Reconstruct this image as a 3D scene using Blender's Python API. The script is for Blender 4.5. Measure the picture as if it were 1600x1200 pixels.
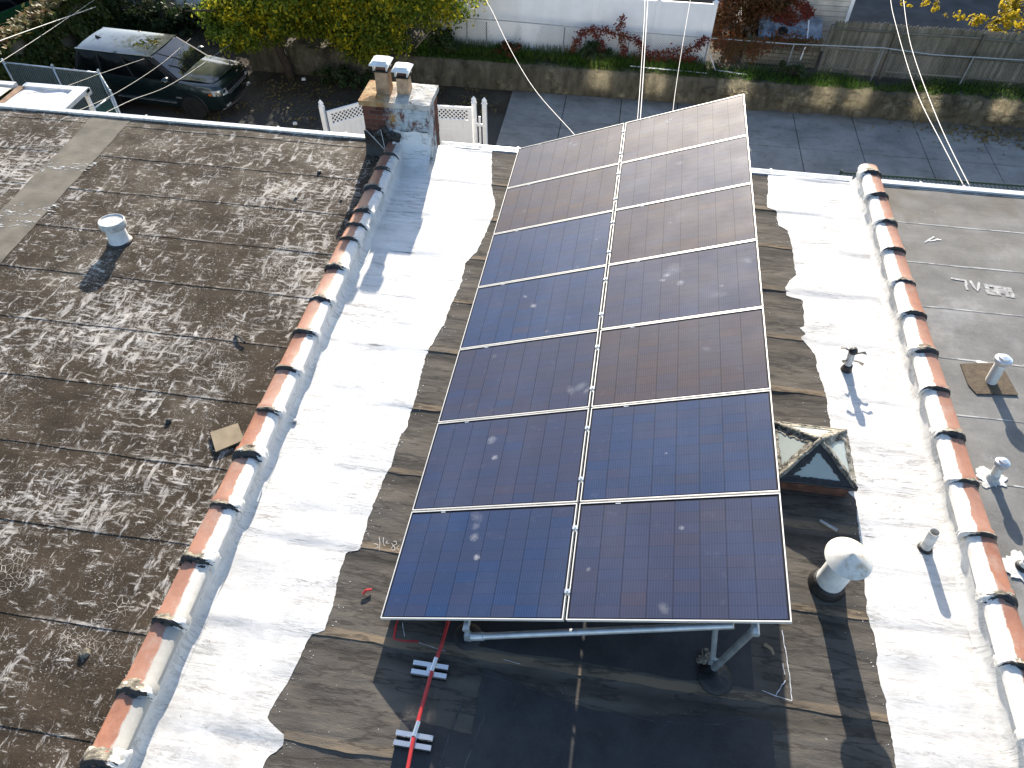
import bpy, math, random
import numpy as np
from mathutils import Vector, Matrix, noise

R = math.radians
rnd = random.Random(7)
scene = bpy.context.scene
for o in list(bpy.data.objects):
    bpy.data.objects.remove(o)
COL = scene.collection

# ------------------------------------------------------------------ camera
cam_d = bpy.data.cameras.new("camera")
cam = bpy.data.objects.new("camera", cam_d)
COL.objects.link(cam)
cam_d.sensor_fit = 'HORIZONTAL'
cam_d.sensor_width = 36.0
cam_d.lens = 36.0 * 1130.02 / 1600.0
cam_d.clip_start = 0.1
cam_d.clip_end = 600.0
M = Matrix(((0.98859, -0.11648, 0.09547, 1.55249),
            (0.15056, 0.74871, -0.64557, -2.45277),
            (0.00372, 0.65258, 0.75771, 6.52863),
            (0, 0, 0, 1)))
cam.matrix_world = M
scene.camera = cam

# ------------------------------------------------------------------ sky, sun, exposure
SUN_DIR = Vector((-0.085, 1.0, 0.392)).normalized()
sun_el = math.asin(SUN_DIR.z)
world = bpy.data.worlds.new("World")
scene.world = world
world.use_nodes = True
wn = world.node_tree
bg = wn.nodes.get("Background") or wn.nodes.new("ShaderNodeBackground")
sky = wn.nodes.new("ShaderNodeTexSky")
sky.sky_type = 'NISHITA'
sky.sun_disc = False
sky.sun_elevation = sun_el
sky.sun_rotation = math.atan2(SUN_DIR.x, SUN_DIR.y)
sky.air_density = 1.0
sky.dust_density = 1.0
sky.ozone_density = 1.4
wn.links.new(sky.outputs[0], bg.inputs[0])
bg.inputs[1].default_value = 0.125
sun_d = bpy.data.lights.new("sun", 'SUN')
sun_d.energy = 5.0
sun_d.angle = R(0.55)
sun_d.color = (1.0, 0.905, 0.775)
sun = bpy.data.objects.new("sun", sun_d)
sun.rotation_euler = SUN_DIR.to_track_quat('Z', 'Y').to_euler()
sun.location = (0, 0, 30)
COL.objects.link(sun)
vs = scene.view_settings
vs.view_transform = 'Standard'
vs.look = 'None'
vs.exposure = 1.15
vs.gamma = 1.0
vs.use_curve_mapping = False
scene.cycles.use_denoising = True
scene.cycles.max_bounces = 6
scene.cycles.use_guiding = True          # finds the sunlight that the rear windows throw on the alley wall
scene.cycles.blur_glossy = 0.0
scene.cycles.sample_clamp_indirect = 0
scene.cycles.transparent_max_bounces = 12

# ------------------------------------------------------------------ node helpers
class NT:
    def __init__(s, name):
        s.m = bpy.data.materials.new(name)
        s.m.use_nodes = True
        s.t = s.m.node_tree
        s.t.nodes.clear()
        s.out = s.t.nodes.new("ShaderNodeOutputMaterial")
        s.pos = s.n("ShaderNodeNewGeometry").outputs['Position']

    def n(s, typ, ins=None, **pr):
        nd = s.t.nodes.new(typ)
        for k, v in pr.items():
            setattr(nd, k, v)
        for k, v in (ins or {}).items():
            sk = nd.inputs[k]
            if hasattr(v, 'links') or isinstance(v, bpy.types.NodeSocket):
                s.t.links.new(v, sk)
            else:
                if isinstance(v, tuple) and len(v) == 3 and sk.type == 'RGBA':
                    v = v + (1,)
                sk.default_value = v
        return nd

    def mapping(s, vec, scale=(1, 1, 1), rot=(0, 0, 0), loc=(0, 0, 0)):
        return s.n("ShaderNodeMapping", {'Vector': vec, 'Scale': scale, 'Rotation': rot, 'Location': loc}).outputs[0]

    def noise(s, vec, scale, detail=4, rough=.55, dist=0.):
        return s.n("ShaderNodeTexNoise", {'Vector': vec, 'Scale': scale, 'Detail': detail, 'Roughness': rough, 'Distortion': dist}).outputs['Fac']

    def ramp(s, fac, a, b, lo=0., hi=1.):
        return s.n("ShaderNodeMapRange", {'Value': fac, 'From Min': a, 'From Max': b, 'To Min': lo, 'To Max': hi}).outputs[0]

    def math(s, op, a, b=0.):
        return s.n("ShaderNodeMath", {0: a, 1: b}, operation=op).outputs[0]

    def mix(s, fac, a, b):
        return s.n("ShaderNodeMix", {'Factor': fac, 6: a, 7: b}, data_type='RGBA').outputs[2]

    def bump(s, h, strength=.4, dist=.01):
        return s.n("ShaderNodeBump", {'Height': h, 'Strength': strength, 'Distance': dist}).outputs[0]

    def bsdf(s, col, rough=.8, spec=.3, normal=None, **kw):
        ins = {'Base Color': col, 'Roughness': rough, 'Specular IOR Level': spec}
        if normal is not None:
            ins['Normal'] = normal
        ins.update(kw)
        b = s.n("ShaderNodeBsdfPrincipled", ins)
        s.t.links.new(b.outputs[0], s.out.inputs[0])
        return b

    def sep(s, vec):
        return s.n("ShaderNodeSeparateXYZ", {0: vec}).outputs

    def obj(s):
        return s.n("ShaderNodeTexCoord").outputs['Object']

    def rand(s):
        return s.n("ShaderNodeObjectInfo").outputs['Random']

    def isl(s):
        return s.n("ShaderNodeNewGeometry").outputs['Random Per Island']


def simple(name, col, rough=.6, metal=0., spec=.4, var=.25, nscale=6., bump=.0, coat=0.):
    t = NT(name)
    f = t.ramp(t.noise(t.pos, nscale, 5), .3, .7)
    r = t.ramp(t.rand(), 0, 1, 1 - var * .4, 1 + var * .4)
    c = t.mix(f, tuple(x * (1 - var) for x in col), tuple(min(1, x * (1 + var * .6)) for x in col))
    c = t.n("ShaderNodeMix", {'Factor': 1.0, 6: c, 7: t.n("ShaderNodeCombineXYZ", {0: r, 1: r, 2: r}).outputs[0]}, data_type='RGBA', blend_type='MULTIPLY').outputs[2]
    nrm = t.bump(t.noise(t.pos, nscale * 6, 4), bump, .01) if bump else None
    t.bsdf(c, rough, spec, nrm, Metallic=metal, **({'Coat Weight': coat, 'Coat Roughness': .04} if coat else {}))
    return t.m


MT = {}
# --- weathered left roof: brown cap sheet with flaked white coating
def m_left_roof():
    t = NT("worn_left_roof")
    p = t.pos
    big = t.noise(p, .55, 4)
    base = t.mix(t.ramp(t.noise(p, 2.2, 6, .65), .3, .7), (.021, .0155, .0105), (.062, .046, .032))
    base = t.mix(t.ramp(t.noise(p, 90, 2), .35, .75, 0, .55), base, (.072, .057, .041))
    pale = t.ramp(t.math('ADD', t.noise(p, .8, 5, .6), t.math('MULTIPLY', t.sep(p)[1], .028)), .66, .88, 0, .8)
    base = t.mix(pale, base, (.150, .128, .098))
    # long flakes brushed along the laps
    wv = t.n("ShaderNodeVectorMath", {0: p, 1: t.n("ShaderNodeVectorMath", {0: t.n("ShaderNodeTexNoise", {'Vector': p, 'Scale': 2.3, 'Detail': 3.}).outputs['Color'], 1: (.22, .22, 0)}, operation='MULTIPLY').outputs[0]}, operation='ADD').outputs[0]
    s1 = t.noise(t.mapping(wv, (2.0, 8.5, 1), (0, 0, R(4))), 2.2, 9, .75)
    s2 = t.noise(t.mapping(wv, (7.0, 1.8, 1), (0, 0, R(-38))), 1.7, 9, .75)
    s3 = t.noise(t.mapping(wv, (3, 3, 1), (0, 0, 0), (5, 2, 0)), 3.4, 9, .78)
    zone = t.math('ADD', t.ramp(big, .36, .62, -.010, .075), t.math('MULTIPLY', t.math('SUBTRACT', t.noise(t.mapping(p, loc=(2, 9, 0)), 1.6, 4), .5), .14))
    f1 = t.ramp(t.math('ADD', s1, zone), .585, .65)
    f2 = t.ramp(t.math('ADD', s2, zone), .592, .65)
    f3 = t.ramp(t.math('ADD', s3, zone), .618, .67)
    vor = t.n("ShaderNodeTexVoronoi", {'Vector': wv, 'Scale': 17.}, feature='DISTANCE_TO_EDGE').outputs['Distance']
    cr = t.math('MULTIPLY', t.ramp(vor, .035, .015), t.ramp(t.noise(t.mapping(p, loc=(9, 3, 0)), .9, 5, .7), .55, .63))
    spk = t.ramp(t.noise(p, 48, 3, .6), .61, .67)
    spk = t.math('MULTIPLY', spk, t.ramp(t.noise(p, 1.7, 4), .42, .6))
    oy = t.math('ADD', t.sep(t.obj())[1], t.math('MULTIPLY', t.math('SUBTRACT', t.noise(p, 4, 4), .5), .04))
    sm = t.math('MULTIPLY', t.ramp(oy, .035, .015), t.ramp(t.noise(p, 3.2, 6, .75), .47, .66, 0, .8))
    cr = t.math('MAXIMUM', cr, sm)
    m = t.math('MAXIMUM', t.math('MAXIMUM', f1, f2), t.math('MAXIMUM', t.math('MAXIMUM', f3, cr), spk))
    thin = t.ramp(t.noise(p, 5., 5, .7), .3, .75, .35, 1.)
    m = t.math('MULTIPLY', m, thin)
    white = t.mix(t.noise(p, 3.5, 4), (.34, .30, .25), (.80, .77, .73))
    c = t.mix(m, base, white)
    h = t.math('ADD', t.math('MULTIPLY', m, .35), t.math('ADD', t.math('MULTIPLY', t.noise(p, 60, 3), .4), t.math('MULTIPLY', t.noise(p, 4, 5), 1.6)))
    t.bsdf(c, .9, .12, t.bump(h, .7, .014))
    return t.m
MT['left_roof'] = m_left_roof()

def m_membrane():
    t = NT("dark_roof_membrane")
    p = t.pos
    o = t.sep(t.obj())
    base = t.mix(t.ramp(t.noise(t.mapping(p, (.7, 1.8, 1)), 1.8, 6, .65), .3, .72), (.060, .054, .047), (.140, .126, .108))
    base = t.mix(t.ramp(t.noise(p, 140, 2), .4, .8, 0, .45), base, (.10, .09, .08))
    base = t.mix(t.ramp(t.noise(p, .9, 5, .6), .55, .75, 0, .55), base, (.155, .138, .115))
    spk = t.ramp(t.noise(p, 34, 2, .5), .74, .77)
    base = t.mix(t.math('MULTIPLY', spk, .8), base, (.5, .5, .5))
    wob = t.math('ADD', o[1], t.math('MULTIPLY', t.math('SUBTRACT', t.noise(p, 3.5, 4), .5), .05))
    band = t.math('MULTIPLY', t.ramp(wob, .085, .07), t.ramp(wob, -.03, -.01))
    base = t.mix(t.math('MULTIPLY', band, t.ramp(t.noise(t.mapping(p, (.5, 1, 1)), 2.5, 5), .30, .62, .15, .95)), base, (.215, .165, .112))
    wv = t.noise(t.mapping(p, (.45, 2.6, 1)), 2.4, 5, .6)
    base = t.mix(t.math('MULTIPLY', t.ramp(t.math('ABSOLUTE', t.math('SUBTRACT', wv, .46)), .035, .008), .55), base, (.030, .027, .024))
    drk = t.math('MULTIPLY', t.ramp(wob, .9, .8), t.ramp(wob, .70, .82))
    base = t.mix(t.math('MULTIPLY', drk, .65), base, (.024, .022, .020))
    h = t.math('ADD', t.math('MULTIPLY', t.noise(p, 90, 3), .3), t.math('MULTIPLY', t.noise(t.mapping(p, (.6, 2.2, 1)), 3.2, 5), 1.8))
    t.bsdf(base, .9, .14, t.bump(h, .65, .014))
    return t.m
MT['membrane'] = m_membrane()

def m_right_roof():
    t = NT("grey_right_roof")
    p = t.pos
    base = t.mix(t.ramp(t.noise(p, 1.6, 7, .68), .32, .7), (.115, .112, .106), (.235, .23, .215))
    base = t.mix(t.ramp(t.noise(p, 70, 2), .35, .75, 0, .35), base, (.26, .255, .25))
    base = t.mix(t.ramp(t.noise(t.mapping(p, loc=(3, 7, 0)), .8, 5, .7), .56, .74, 0, .7), base, (.36, .355, .35))
    far = t.math('MULTIPLY', t.ramp(t.sep(p)[1], 5.6, 8.), t.ramp(t.noise(p, 1.3, 5), .35, .65))
    base = t.mix(far, base, (.125, .108, .083))
    o = t.sep(t.obj())
    wob = t.math('ADD', o[1], t.math('MULTIPLY', t.math('SUBTRACT', t.noise(p, 6, 4), .5), .02))
    band = t.math('MULTIPLY', t.ramp(wob, .022, .014), t.ramp(t.noise(p, 4, 4), .42, .55))
    base = t.mix(band, base, (.46, .45, .43))
    spk = t.ramp(t.noise(p, 26, 3, .6), .735, .76)
    base = t.mix(spk, base, (.62, .62, .62))
    h = t.math('ADD', t.math('MULTIPLY', t.noise(p, 80, 3), .3), t.math('MULTIPLY', t.noise(t.mapping(p, (.6, 2, 1)), 2.6, 4), 1.2))
    t.bsdf(base, .85, .3, t.bump(h, .4, .012))
    return t.m
MT['right_roof'] = m_right_roof()

def m_white_coat():
    t = NT("white_roof_coating")
    p = t.pos
    c = t.mix(t.ramp(t.noise(t.mapping(p, (.8, 2., 1)), 1.7, 7, .7), .42, .80, 0, .7), (.71, .70, .675), (.48, .47, .45))
    d = t.ramp(t.noise(t.mapping(p, (1, 4, 1)), 2.2, 9, .8), .60, .70, 0, .85)
    c = t.mix(d, c, (.33, .31, .29))
    near = t.math('MULTIPLY', t.ramp(t.sep(p)[1], 2.2, -1.2), t.ramp(t.noise(p, 2.6, 7, .7), .36, .66, 0, .8))
    c = t.mix(near, c, (.40, .39, .375))
    wr = t.n("ShaderNodeTexNoise", {'Vector': t.mapping(p, (.35, 3.2, 1)), 'Scale': 2.6, 'Detail': 8., 'Roughness': .7, 'Distortion': .6}).outputs['Fac']
    line = t.math('MULTIPLY', t.ramp(t.math('ABSOLUTE', t.math('SUBTRACT', wr, .5)), .026, .005), t.ramp(t.noise(t.mapping(p, loc=(7, 1, 0)), 1.3, 6, .75), .40, .62, 0, .85))
    c = t.mix(line, c, (.22, .21, .195))
    wr2 = t.n("ShaderNodeTexNoise", {'Vector': t.mapping(p, (1.1, 1.6, 1), loc=(3, 8, 0)), 'Scale': 3.4, 'Detail': 9., 'Roughness': .75, 'Distortion': .8}).outputs['Fac']
    l2 = t.math('MULTIPLY', t.ramp(t.math('ABSOLUTE', t.math('SUBTRACT', wr2, .5)), .016, .004), t.ramp(t.noise(t.mapping(p, loc=(1, 6, 0)), 1.1, 6, .75), .48, .68, 0, .6))
    c = t.mix(l2, c, (.36, .35, .335))
    spk = t.ramp(t.noise(p, 26, 3, .6), .705, .73)
    c = t.mix(t.math('MULTIPLY', spk, .7), c, (.12, .10, .09))
    h = t.math('ADD', t.math('MULTIPLY', t.noise(t.mapping(p, (.7, 2.2, 1)), 4.5, 5, .6), 1.2), t.math('MULTIPLY', t.noise(p, 45, 3), .18))
    t.bsdf(c, .65, .25, t.bump(h, .38, .012))
    return t.m
MT['white_coat'] = m_white_coat()

def m_clay(name, side, ctr):
    """fired clay coping; brushed white on the side of x = ctr that faces the coated roof"""
    t = NT(name)
    p = t.pos
    o = t.sep(t.obj())
    clay = t.mix(t.ramp(t.noise(p, 9, 5, .7), .3, .75), (.22, .085, .050), (.36, .16, .095))
    r = t.ramp(t.rand(), 0, 1, 0, .45)
    clay = t.mix(r, clay, (.34, .20, .15))
    clay = t.mix(t.ramp(t.noise(p, 3.5, 5, .7), .5, .75, 0, .6), clay, (.38, .30, .25))
    clay = t.mix(t.ramp(t.noise(p, 14, 6, .75), .68, .74, 0, .9), clay, (.03, .025, .02))
    ex = t.math('MULTIPLY', t.math('SUBTRACT', o[0], ctr), side)
    wob = t.math('ADD', ex, t.math('MULTIPLY', t.math('SUBTRACT', t.noise(t.mapping(p, (1, .6, 1)), 9, 6, .7), .5), .10))
    msk = t.ramp(wob, -.006, .012)
    wc = t.mix(t.ramp(t.noise(p, 11, 6, .7), .4, .8), (.78, .76, .72), (.50, .48, .44))
    grey = t.ramp(t.sep(p)[1], .8, -.4, 0, .75 if side > 0 else 0)
    wc = t.mix(grey, wc, (.26, .25, .22))
    c = t.mix(msk, clay, wc)
    t.bsdf(c, .55, .4, t.bump(t.noise(p, 40, 4), .25, .006))
    return t.m
MT['clay_l'] = m_clay("clay_coping_left", 1, .035)
MT['clay_r'] = m_clay("clay_coping_right", -1, -.03)

def m_mortar(name, side, ctr):
    t = NT(name)
    p = t.pos
    c = t.mix(t.ramp(t.noise(p, 9, 6, .75), .36, .60), (.035, .030, .026), (.30, .27, .21))
    c = t.mix(t.ramp(t.noise(p, 16, 4, .6), .58, .66), c, (.58, .56, .51))
    ex = t.math('MULTIPLY', t.math('SUBTRACT', t.sep(t.obj())[0], ctr), side)
    wob = t.math('ADD', ex, t.math('MULTIPLY', t.math('SUBTRACT', t.noise(p, 11, 6, .75), .5), .16))
    c = t.mix(t.ramp(wob, .03, .06), c, (.74, .73, .70))
    t.bsdf(c, .85, .3, t.bump(t.noise(p, 30, 6, .7), 1., .02))
    return t.m
MT['mortar'] = m_mortar("tarred_mortar", 1, 2.)
MT['mortar_l'] = m_mortar("tarred_mortar_left", 1, .035)
MT['mortar_r'] = m_mortar("tarred_mortar_right", -1, -.03)

def m_tar():
    t = NT("black_roofing_tar")
    p = t.pos
    c = t.mix(t.ramp(t.noise(p, 7, 6, .7), .3, .75), (.007, .007, .008), (.026, .025, .026))
    t.bsdf(c, .45, .5, t.bump(t.noise(p, 14, 6, .65), .8, .02))
    return t.m
MT['tar'] = m_tar()

def m_crack_tar():
    t = NT("weathered_grey_mastic")
    p = t.pos
    c = t.mix(t.ramp(t.noise(p, 12, 6, .75), .38, .62), (.40, .37, .30), (.025, .023, .021))
    c = t.mix(t.ramp(t.noise(t.mapping(p, loc=(4, 4, 4)), 20, 5, .7), .54, .62), c, (.55, .53, .47))
    t.bsdf(c, .8, .3, t.bump(t.noise(p, 35, 6, .75), 1., .02))
    return t.m
MT['mastic'] = m_crack_tar()

def m_patch():
    t = NT("black_roof_sheet")
    p = t.pos
    c = t.mix(t.ramp(t.noise(p, 2.5, 6, .65), .3, .7), (.015, .016, .018), (.042, .042, .044))
    c = t.mix(t.ramp(t.noise(p, 60, 2), .5, .8, 0, .4), c, (.062, .062, .065))
    c = t.mix(t.ramp(t.noise(p, 4, 7, .7), .66, .8, 0, .5), c, (.10, .10, .10))
    t.bsdf(c, .6, .4, t.bump(t.noise(p, 5, 5), .25, .01))
    return t.m
MT['patch'] = m_patch()

def m_cell():
    t = NT("solar_cell")
    o = t.sep(t.obj())
    r = t.rand()
    w = t.n("ShaderNodeTexWhiteNoise", {'W': t.math('MULTIPLY', r, 91.)}, noise_dimensions='1D').outputs['Value']
    a = t.n("ShaderNodeAttribute", {}, attribute_type='OBJECT', attribute_name='hue').outputs['Fac']
    c = t.mix(a, (.0065, .033, .105), (.058, .036, .033))
    c = t.mix(t.math('MULTIPLY', w, .38), c, (.020, .028, .056))
    fx = t.math('FRACT', t.math('MULTIPLY', o[0], 9 / .2))
    bus = t.math('MULTIPLY', t.ramp(t.math('ABSOLUTE', t.math('SUBTRACT', fx, .5)), .40, .44), .22)
    c = t.mix(bus, c, (.10, .11, .15))
    sm = t.ramp(t.noise(t.mapping(t.pos, (1, .6, 1)), 1.1, 5, .6), .45, .8, 0, .18)
    c = t.mix(sm, c, (.09, .13, .22))
    dust = t.ramp(t.noise(t.pos, 7, 6, .7), .6, .8, 0, .12)
    c = t.mix(dust, c, (.22, .25, .30))
    rr = t.ramp(t.noise(t.pos, 2.2, 4), .3, .7, .60, .68)
    t.bsdf(c, rr, .16, None, **{'Coat Weight': .5, 'Coat Roughness': .05, 'Coat IOR': 1.3})
    return t.m
MT['cell'] = m_cell()
MT['backsheet'] = simple("panel_backsheet", (.006, .007, .013), .65, spec=.12)
MT['alu'] = simple("anodised_aluminium", (.70, .69, .67), .38, .7, var=.1)
MT['alu_bright'] = simple("bright_frame_edge", (.74, .72, .68), .45, .35, var=.08)
MT['galv'] = simple("galvanised_pipe", (.56, .60, .63), .38, .55, var=.22, nscale=9)
MT['galv_dark'] = simple("dull_galvanised", (.30, .33, .35), .5, .5, var=.3, nscale=9)
MT['sticker'] = simple("white_sticker", (.75, .75, .75), .6, var=.05)

def m_stain():
    t = NT("dried_droppings")
    p = t.pos
    col = t.mix(t.noise(p, 30, 4), (.42, .45, .50), (.72, .74, .78))
    b = t.n("ShaderNodeBsdfPrincipled", {'Base Color': col, 'Roughness': .8})
    tr = t.n("ShaderNodeBsdfTransparent")
    o = t.obj()
    d = t.n("ShaderNodeVectorMath", {0: o}, operation='LENGTH').outputs['Value']
    al = t.math('ADD', t.ramp(d, 1.0, .15, 0, .5), t.math('MULTIPLY', t.math('SUBTRACT', t.noise(p, 38, 6, .75), .5), 1.5))
    st = t.n("ShaderNodeAttribute", {}, attribute_type='OBJECT', attribute_name='strength').outputs['Fac']
    al = t.math('MULTIPLY', t.n("ShaderNodeClamp", {0: al}).outputs[0], st)
    al = t.math('MULTIPLY', t.math('MULTIPLY', al, .75), t.ramp(d, 1., .7))
    mx = t.n("ShaderNodeMixShader", {0: al, 1: tr.outputs[0], 2: b.outputs[0]})
    t.t.links.new(mx.outputs[0], t.out.inputs[0])
    return t.m
MT['stain'] = m_stain()

def m_brick(name, c0, c1):
    t = NT(name)
    p = t.pos
    s = t.sep(p)
    b = t.mix(t.rand(), c0, c1)
    b = t.mix(t.ramp(t.noise(p, 25, 5, .7), .4, .75, 0, .5), b, (.05, .035, .03))
    left = t.ramp(t.math('ADD', s[0], t.math('MULTIPLY', t.math('SUBTRACT', t.noise(p, 4, 5, .7), .5), .22)), -1.97, -1.90)
    coat = t.math('MULTIPLY', left, t.ramp(t.noise(p, 6, 6, .75), .60, .46))
    low = t.ramp(s[1], 8.06, 7.98)
    coat = t.math('MULTIPLY', coat, low)
    wc = t.mix(t.ramp(t.noise(p, 8, 6, .7), .35, .7), (.34, .40, .44), (.56, .60, .62))
    c = t.mix(coat, b, wc)
    rust = t.math('MULTIPLY', t.ramp(t.math('ABSOLUTE', t.math('ADD', s[0], 1.84)), .10, .02), t.ramp(t.noise(p, 7, 5, .7), .45, .6))
    c = t.mix(rust, c, (.36, .20, .06))
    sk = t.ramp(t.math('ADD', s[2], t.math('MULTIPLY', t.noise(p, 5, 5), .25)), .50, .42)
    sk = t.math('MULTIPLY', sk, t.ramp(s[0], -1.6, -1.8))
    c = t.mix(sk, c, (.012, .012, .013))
    t.bsdf(c, .85, .25, t.bump(t.noise(p, 35, 5, .7), .6, .008))
    return t.m
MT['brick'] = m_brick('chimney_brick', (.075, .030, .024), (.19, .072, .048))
MT['brick_joint'] = m_brick('chimney_joint', (.10, .085, .07), (.16, .14, .12))

def m_crown():
    t = NT("chimney_crown")
    p = t.pos
    s = t.sep(p)
    c = t.mix(t.ramp(t.noise(p, 5, 6, .7), .35, .65), (.64, .63, .60), (.36, .345, .31))
    lf = t.ramp(t.math('ADD', s[0], t.math('MULTIPLY', t.math('SUBTRACT', t.noise(p, 5, 5, .7), .5), .3)), -1.78, -1.98)
    rust = t.mix(t.ramp(t.noise(p, 7, 6, .75), .35, .65), (.33, .15, .05), (.48, .36, .20))
    c = t.mix(lf, c, rust)
    c = t.mix(t.ramp(t.noise(p, 10, 7, .78), .56, .68), c, (.07, .055, .045))
    t.bsdf(c, .85, .2, t.bump(t.noise(p, 14, 6, .7), 1., .03))
    return t.m
MT['crown'] = m_crown()
MT['flue'] = simple("tan_flue_clay", (.44, .29, .18), .8, var=.45, nscale=8, bump=.3)
MT['white_metal'] = simple("white_painted_metal", (.72, .73, .73), .5, var=.22, nscale=7, bump=.15)
MT['white_metal_dirty'] = simple("dirty_white_paint", (.62, .62, .60), .6, var=.4, nscale=14, bump=.3)

def m_vent_cone():
    t = NT("rusty_white_cone")
    p = t.pos
    c = t.mix(t.ramp(t.noise(p, 10, 5, .7), .4, .7), (.74, .72, .66), (.60, .57, .50))
    c = t.mix(t.ramp(t.noise(p, 8, 5, .7), .50, .68, 0, .85), c, (.36, .24, .12))
    c = t.mix(t.ramp(t.noise(p, 26, 5, .7), .66, .72), c, (.09, .085, .08))
    t.bsdf(c, .55, .4, t.bump(t.noise(p, 18, 4), .2, .01))
    return t.m
MT['cone'] = m_vent_cone()
MT['steel'] = simple("bright_vent_steel", (.70, .72, .74), .28, .8, var=.15, nscale=8)
MT['dark_hole'] = simple("dark_inside", (.008, .008, .008), .9, var=.2)
MT['red'] = simple("red_conduit", (.46, .035, .035), .38, var=.25, nscale=12, coat=.2)
MT['chrome'] = simple("zinc_strut", (.78, .79, .80), .22, .85, var=.1)
MT['frost'] = simple("frosted_skylight_glass", (.40, .45, .43), .16, spec=.5, var=.12, nscale=3)
MT['rust_curb'] = simple("rusty_curb", (.13, .062, .043), .7, var=.55, nscale=10, bump=.4)
MT['cardboard'] = simple("weathered_cardboard", (.27, .215, .14), .85, var=.2, nscale=8)
MT['beige_strip'] = simple("beige_repair_felt", (.135, .120, .095), .9, var=.35, nscale=3, bump=.3)
MT['brown_patch'] = simple("brown_mastic_patch", (.115, .085, .055), .85, var=.4, nscale=14, bump=1.)
MT['chalk'] = simple("white_chalk", (.55, .58, .62), .9, var=.3, nscale=30)
MT['white_spill'] = simple("thin_white_paint", (.48, .47, .45), .8, var=.45, nscale=14)
MT['dull_chalk'] = simple("dull_grey_scuff", (.065, .067, .072), .9, var=.5, nscale=14)
MT['gutter'] = simple("aluminium_gutter", (.66, .68, .70), .45, .25, var=.15, nscale=5)
MT['wall_brick'] = simple("pale_house_render", (.56, .54, .50), .9, var=.3, nscale=4, bump=.3)
MT['pvc'] = simple("white_vinyl", (.85, .855, .86), .45, var=.06, nscale=2)
MT['pvc_warm'] = simple("lit_white_vinyl", (.80, .80, .79), .45, var=.06, nscale=2)
MT['awn'] = simple("white_awning_sheet", (.66, .65, .66), .5, var=.10, nscale=2.5)
MT['awn_brown'] = simple("brown_awning_beam", (.30, .19, .12), .8, var=.4, nscale=5)
MT['wire_grey'] = simple("grey_fence_wire", (.34, .37, .38), .5, .4, var=.2)
MT['green_slat'] = simple("green_privacy_slat", (.035, .085, .080), .55, var=.3, nscale=4)
MT['green_paint'] = simple("green_fence_rail", (.010, .035, .026), .7, var=.2)
MT['cable'] = simple("pale_service_cable", (.52, .51, .49), .5, var=.15)
MT['cable_mid'] = simple("grey_service_cable", (.30, .295, .28), .5, var=.2)
MT['cable_dark'] = simple("dark_service_cable", (.16, .16, .16), .6, var=.2)

def m_wood(name, a, b, moss=0.):
    t = NT(name)
    p = t.pos
    r = t.rand()
    c = t.mix(t.ramp(t.noise(t.mapping(p, (14, 14, 1.6)), 2., 6, .7), .3, .7), a, b)
    k = t.ramp(r, 0, 1, .62, 1.3)
    c = t.n("ShaderNodeMix", {'Factor': 1.0, 6: c, 7: t.n("ShaderNodeCombineXYZ", {0: k, 1: k, 2: k}).outputs[0]}, data_type='RGBA', blend_type='MULTIPLY').outputs[2]
    if moss:
        c = t.mix(t.ramp(t.noise(p, 1.3, 6, .7), .42, .72, 0, moss), c, (.055, .065, .03))
    t.bsdf(c, .9, .2, t.bump(t.noise(t.mapping(p, (20, 20, 2)), 3, 4), .4, .01))
    return t.m
MT['wood'] = m_wood("grey_fence_wood", (.10, .092, .076), (.23, .215, .18), .55)
MT['wood_old'] = m_wood("mossy_plank", (.085, .07, .05), (.24, .21, .16), .8)
MT['shed'] = simple("peeling_white_plank", (.60, .56, .49), .8, var=.3, nscale=2.5, bump=.3)

MT['window_glass'] = simple("mirrored_window_glass", (.85, .84, .80), .065, 1.0, var=.03)

def m_tarp():
    t = NT("silver_tarp")
    p = t.pos
    c = t.mix(t.ramp(t.noise(p, 4, 5), .3, .7), (.12, .15, .19), (.34, .38, .43))
    t.bsdf(c, .35, .5, t.bump(t.noise(p, 5, 5, .6), 1., .05), Metallic=.3)
    return t.m
MT['tarp'] = m_tarp()

def m_concrete():
    t = NT("alley_concrete")
    p = t.pos
    c = t.mix(t.ramp(t.noise(p, .9, 7, .68), .3, .7), (.19, .186, .178), (.36, .35, .33))
    c = t.mix(t.ramp(t.noise(p, 5, 6, .7), .56, .74, 0, .7), c, (.10, .098, .092))
    c = t.mix(t.ramp(t.noise(t.mapping(p, (.5, 1.6, 1), loc=(4, 2, 0)), 1.6, 7, .75), .52, .66, 0, .55), c, (.11, .108, .10))
    c = t.mix(t.ramp(t.noise(p, 22, 5, .7), .68, .74, 0, .6), c, (.45, .44, .42))
    c = t.mix(t.ramp(t.rand(), 0, 1, 0, .25), c, (.19, .19, .19))
    edge = t.math('MULTIPLY', t.ramp(t.math('ADD', t.sep(p)[1], t.math('MULTIPLY', t.noise(p, 1.2, 5), 1.4)), 20.6, 21.3), 1.)
    c = t.mix(t.math('MULTIPLY', edge, .65), c, (.085, .075, .055))
    t.bsdf(c, .85, .25, t.bump(t.noise(p, 18, 5), .3, .01))
    return t.m
MT['concrete'] = m_concrete()

def m_wallconc():
    t = NT("stained_retaining_concrete")
    p = t.pos
    c = t.mix(t.ramp(t.noise(t.mapping(p, (2.2, 2.2, .7)), 1.4, 7, .7), .32, .68), (.040, .035, .024), (.155, .140, .10))
    c = t.mix(t.ramp(t.noise(p, 3.5, 6, .7), .55, .75, 0, .75), c, (.035, .033, .025))
    c = t.mix(t.ramp(t.noise(t.mapping(p, loc=(2, 5, 8)), 1.5, 5, .7), .58, .7, 0, .7), c, (.28, .25, .17))
    t.bsdf(c, .9, .2, t.bump(t.noise(p, 8, 7, .7), 1., .05))
    return t.m
MT['retain'] = m_wallconc()

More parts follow.
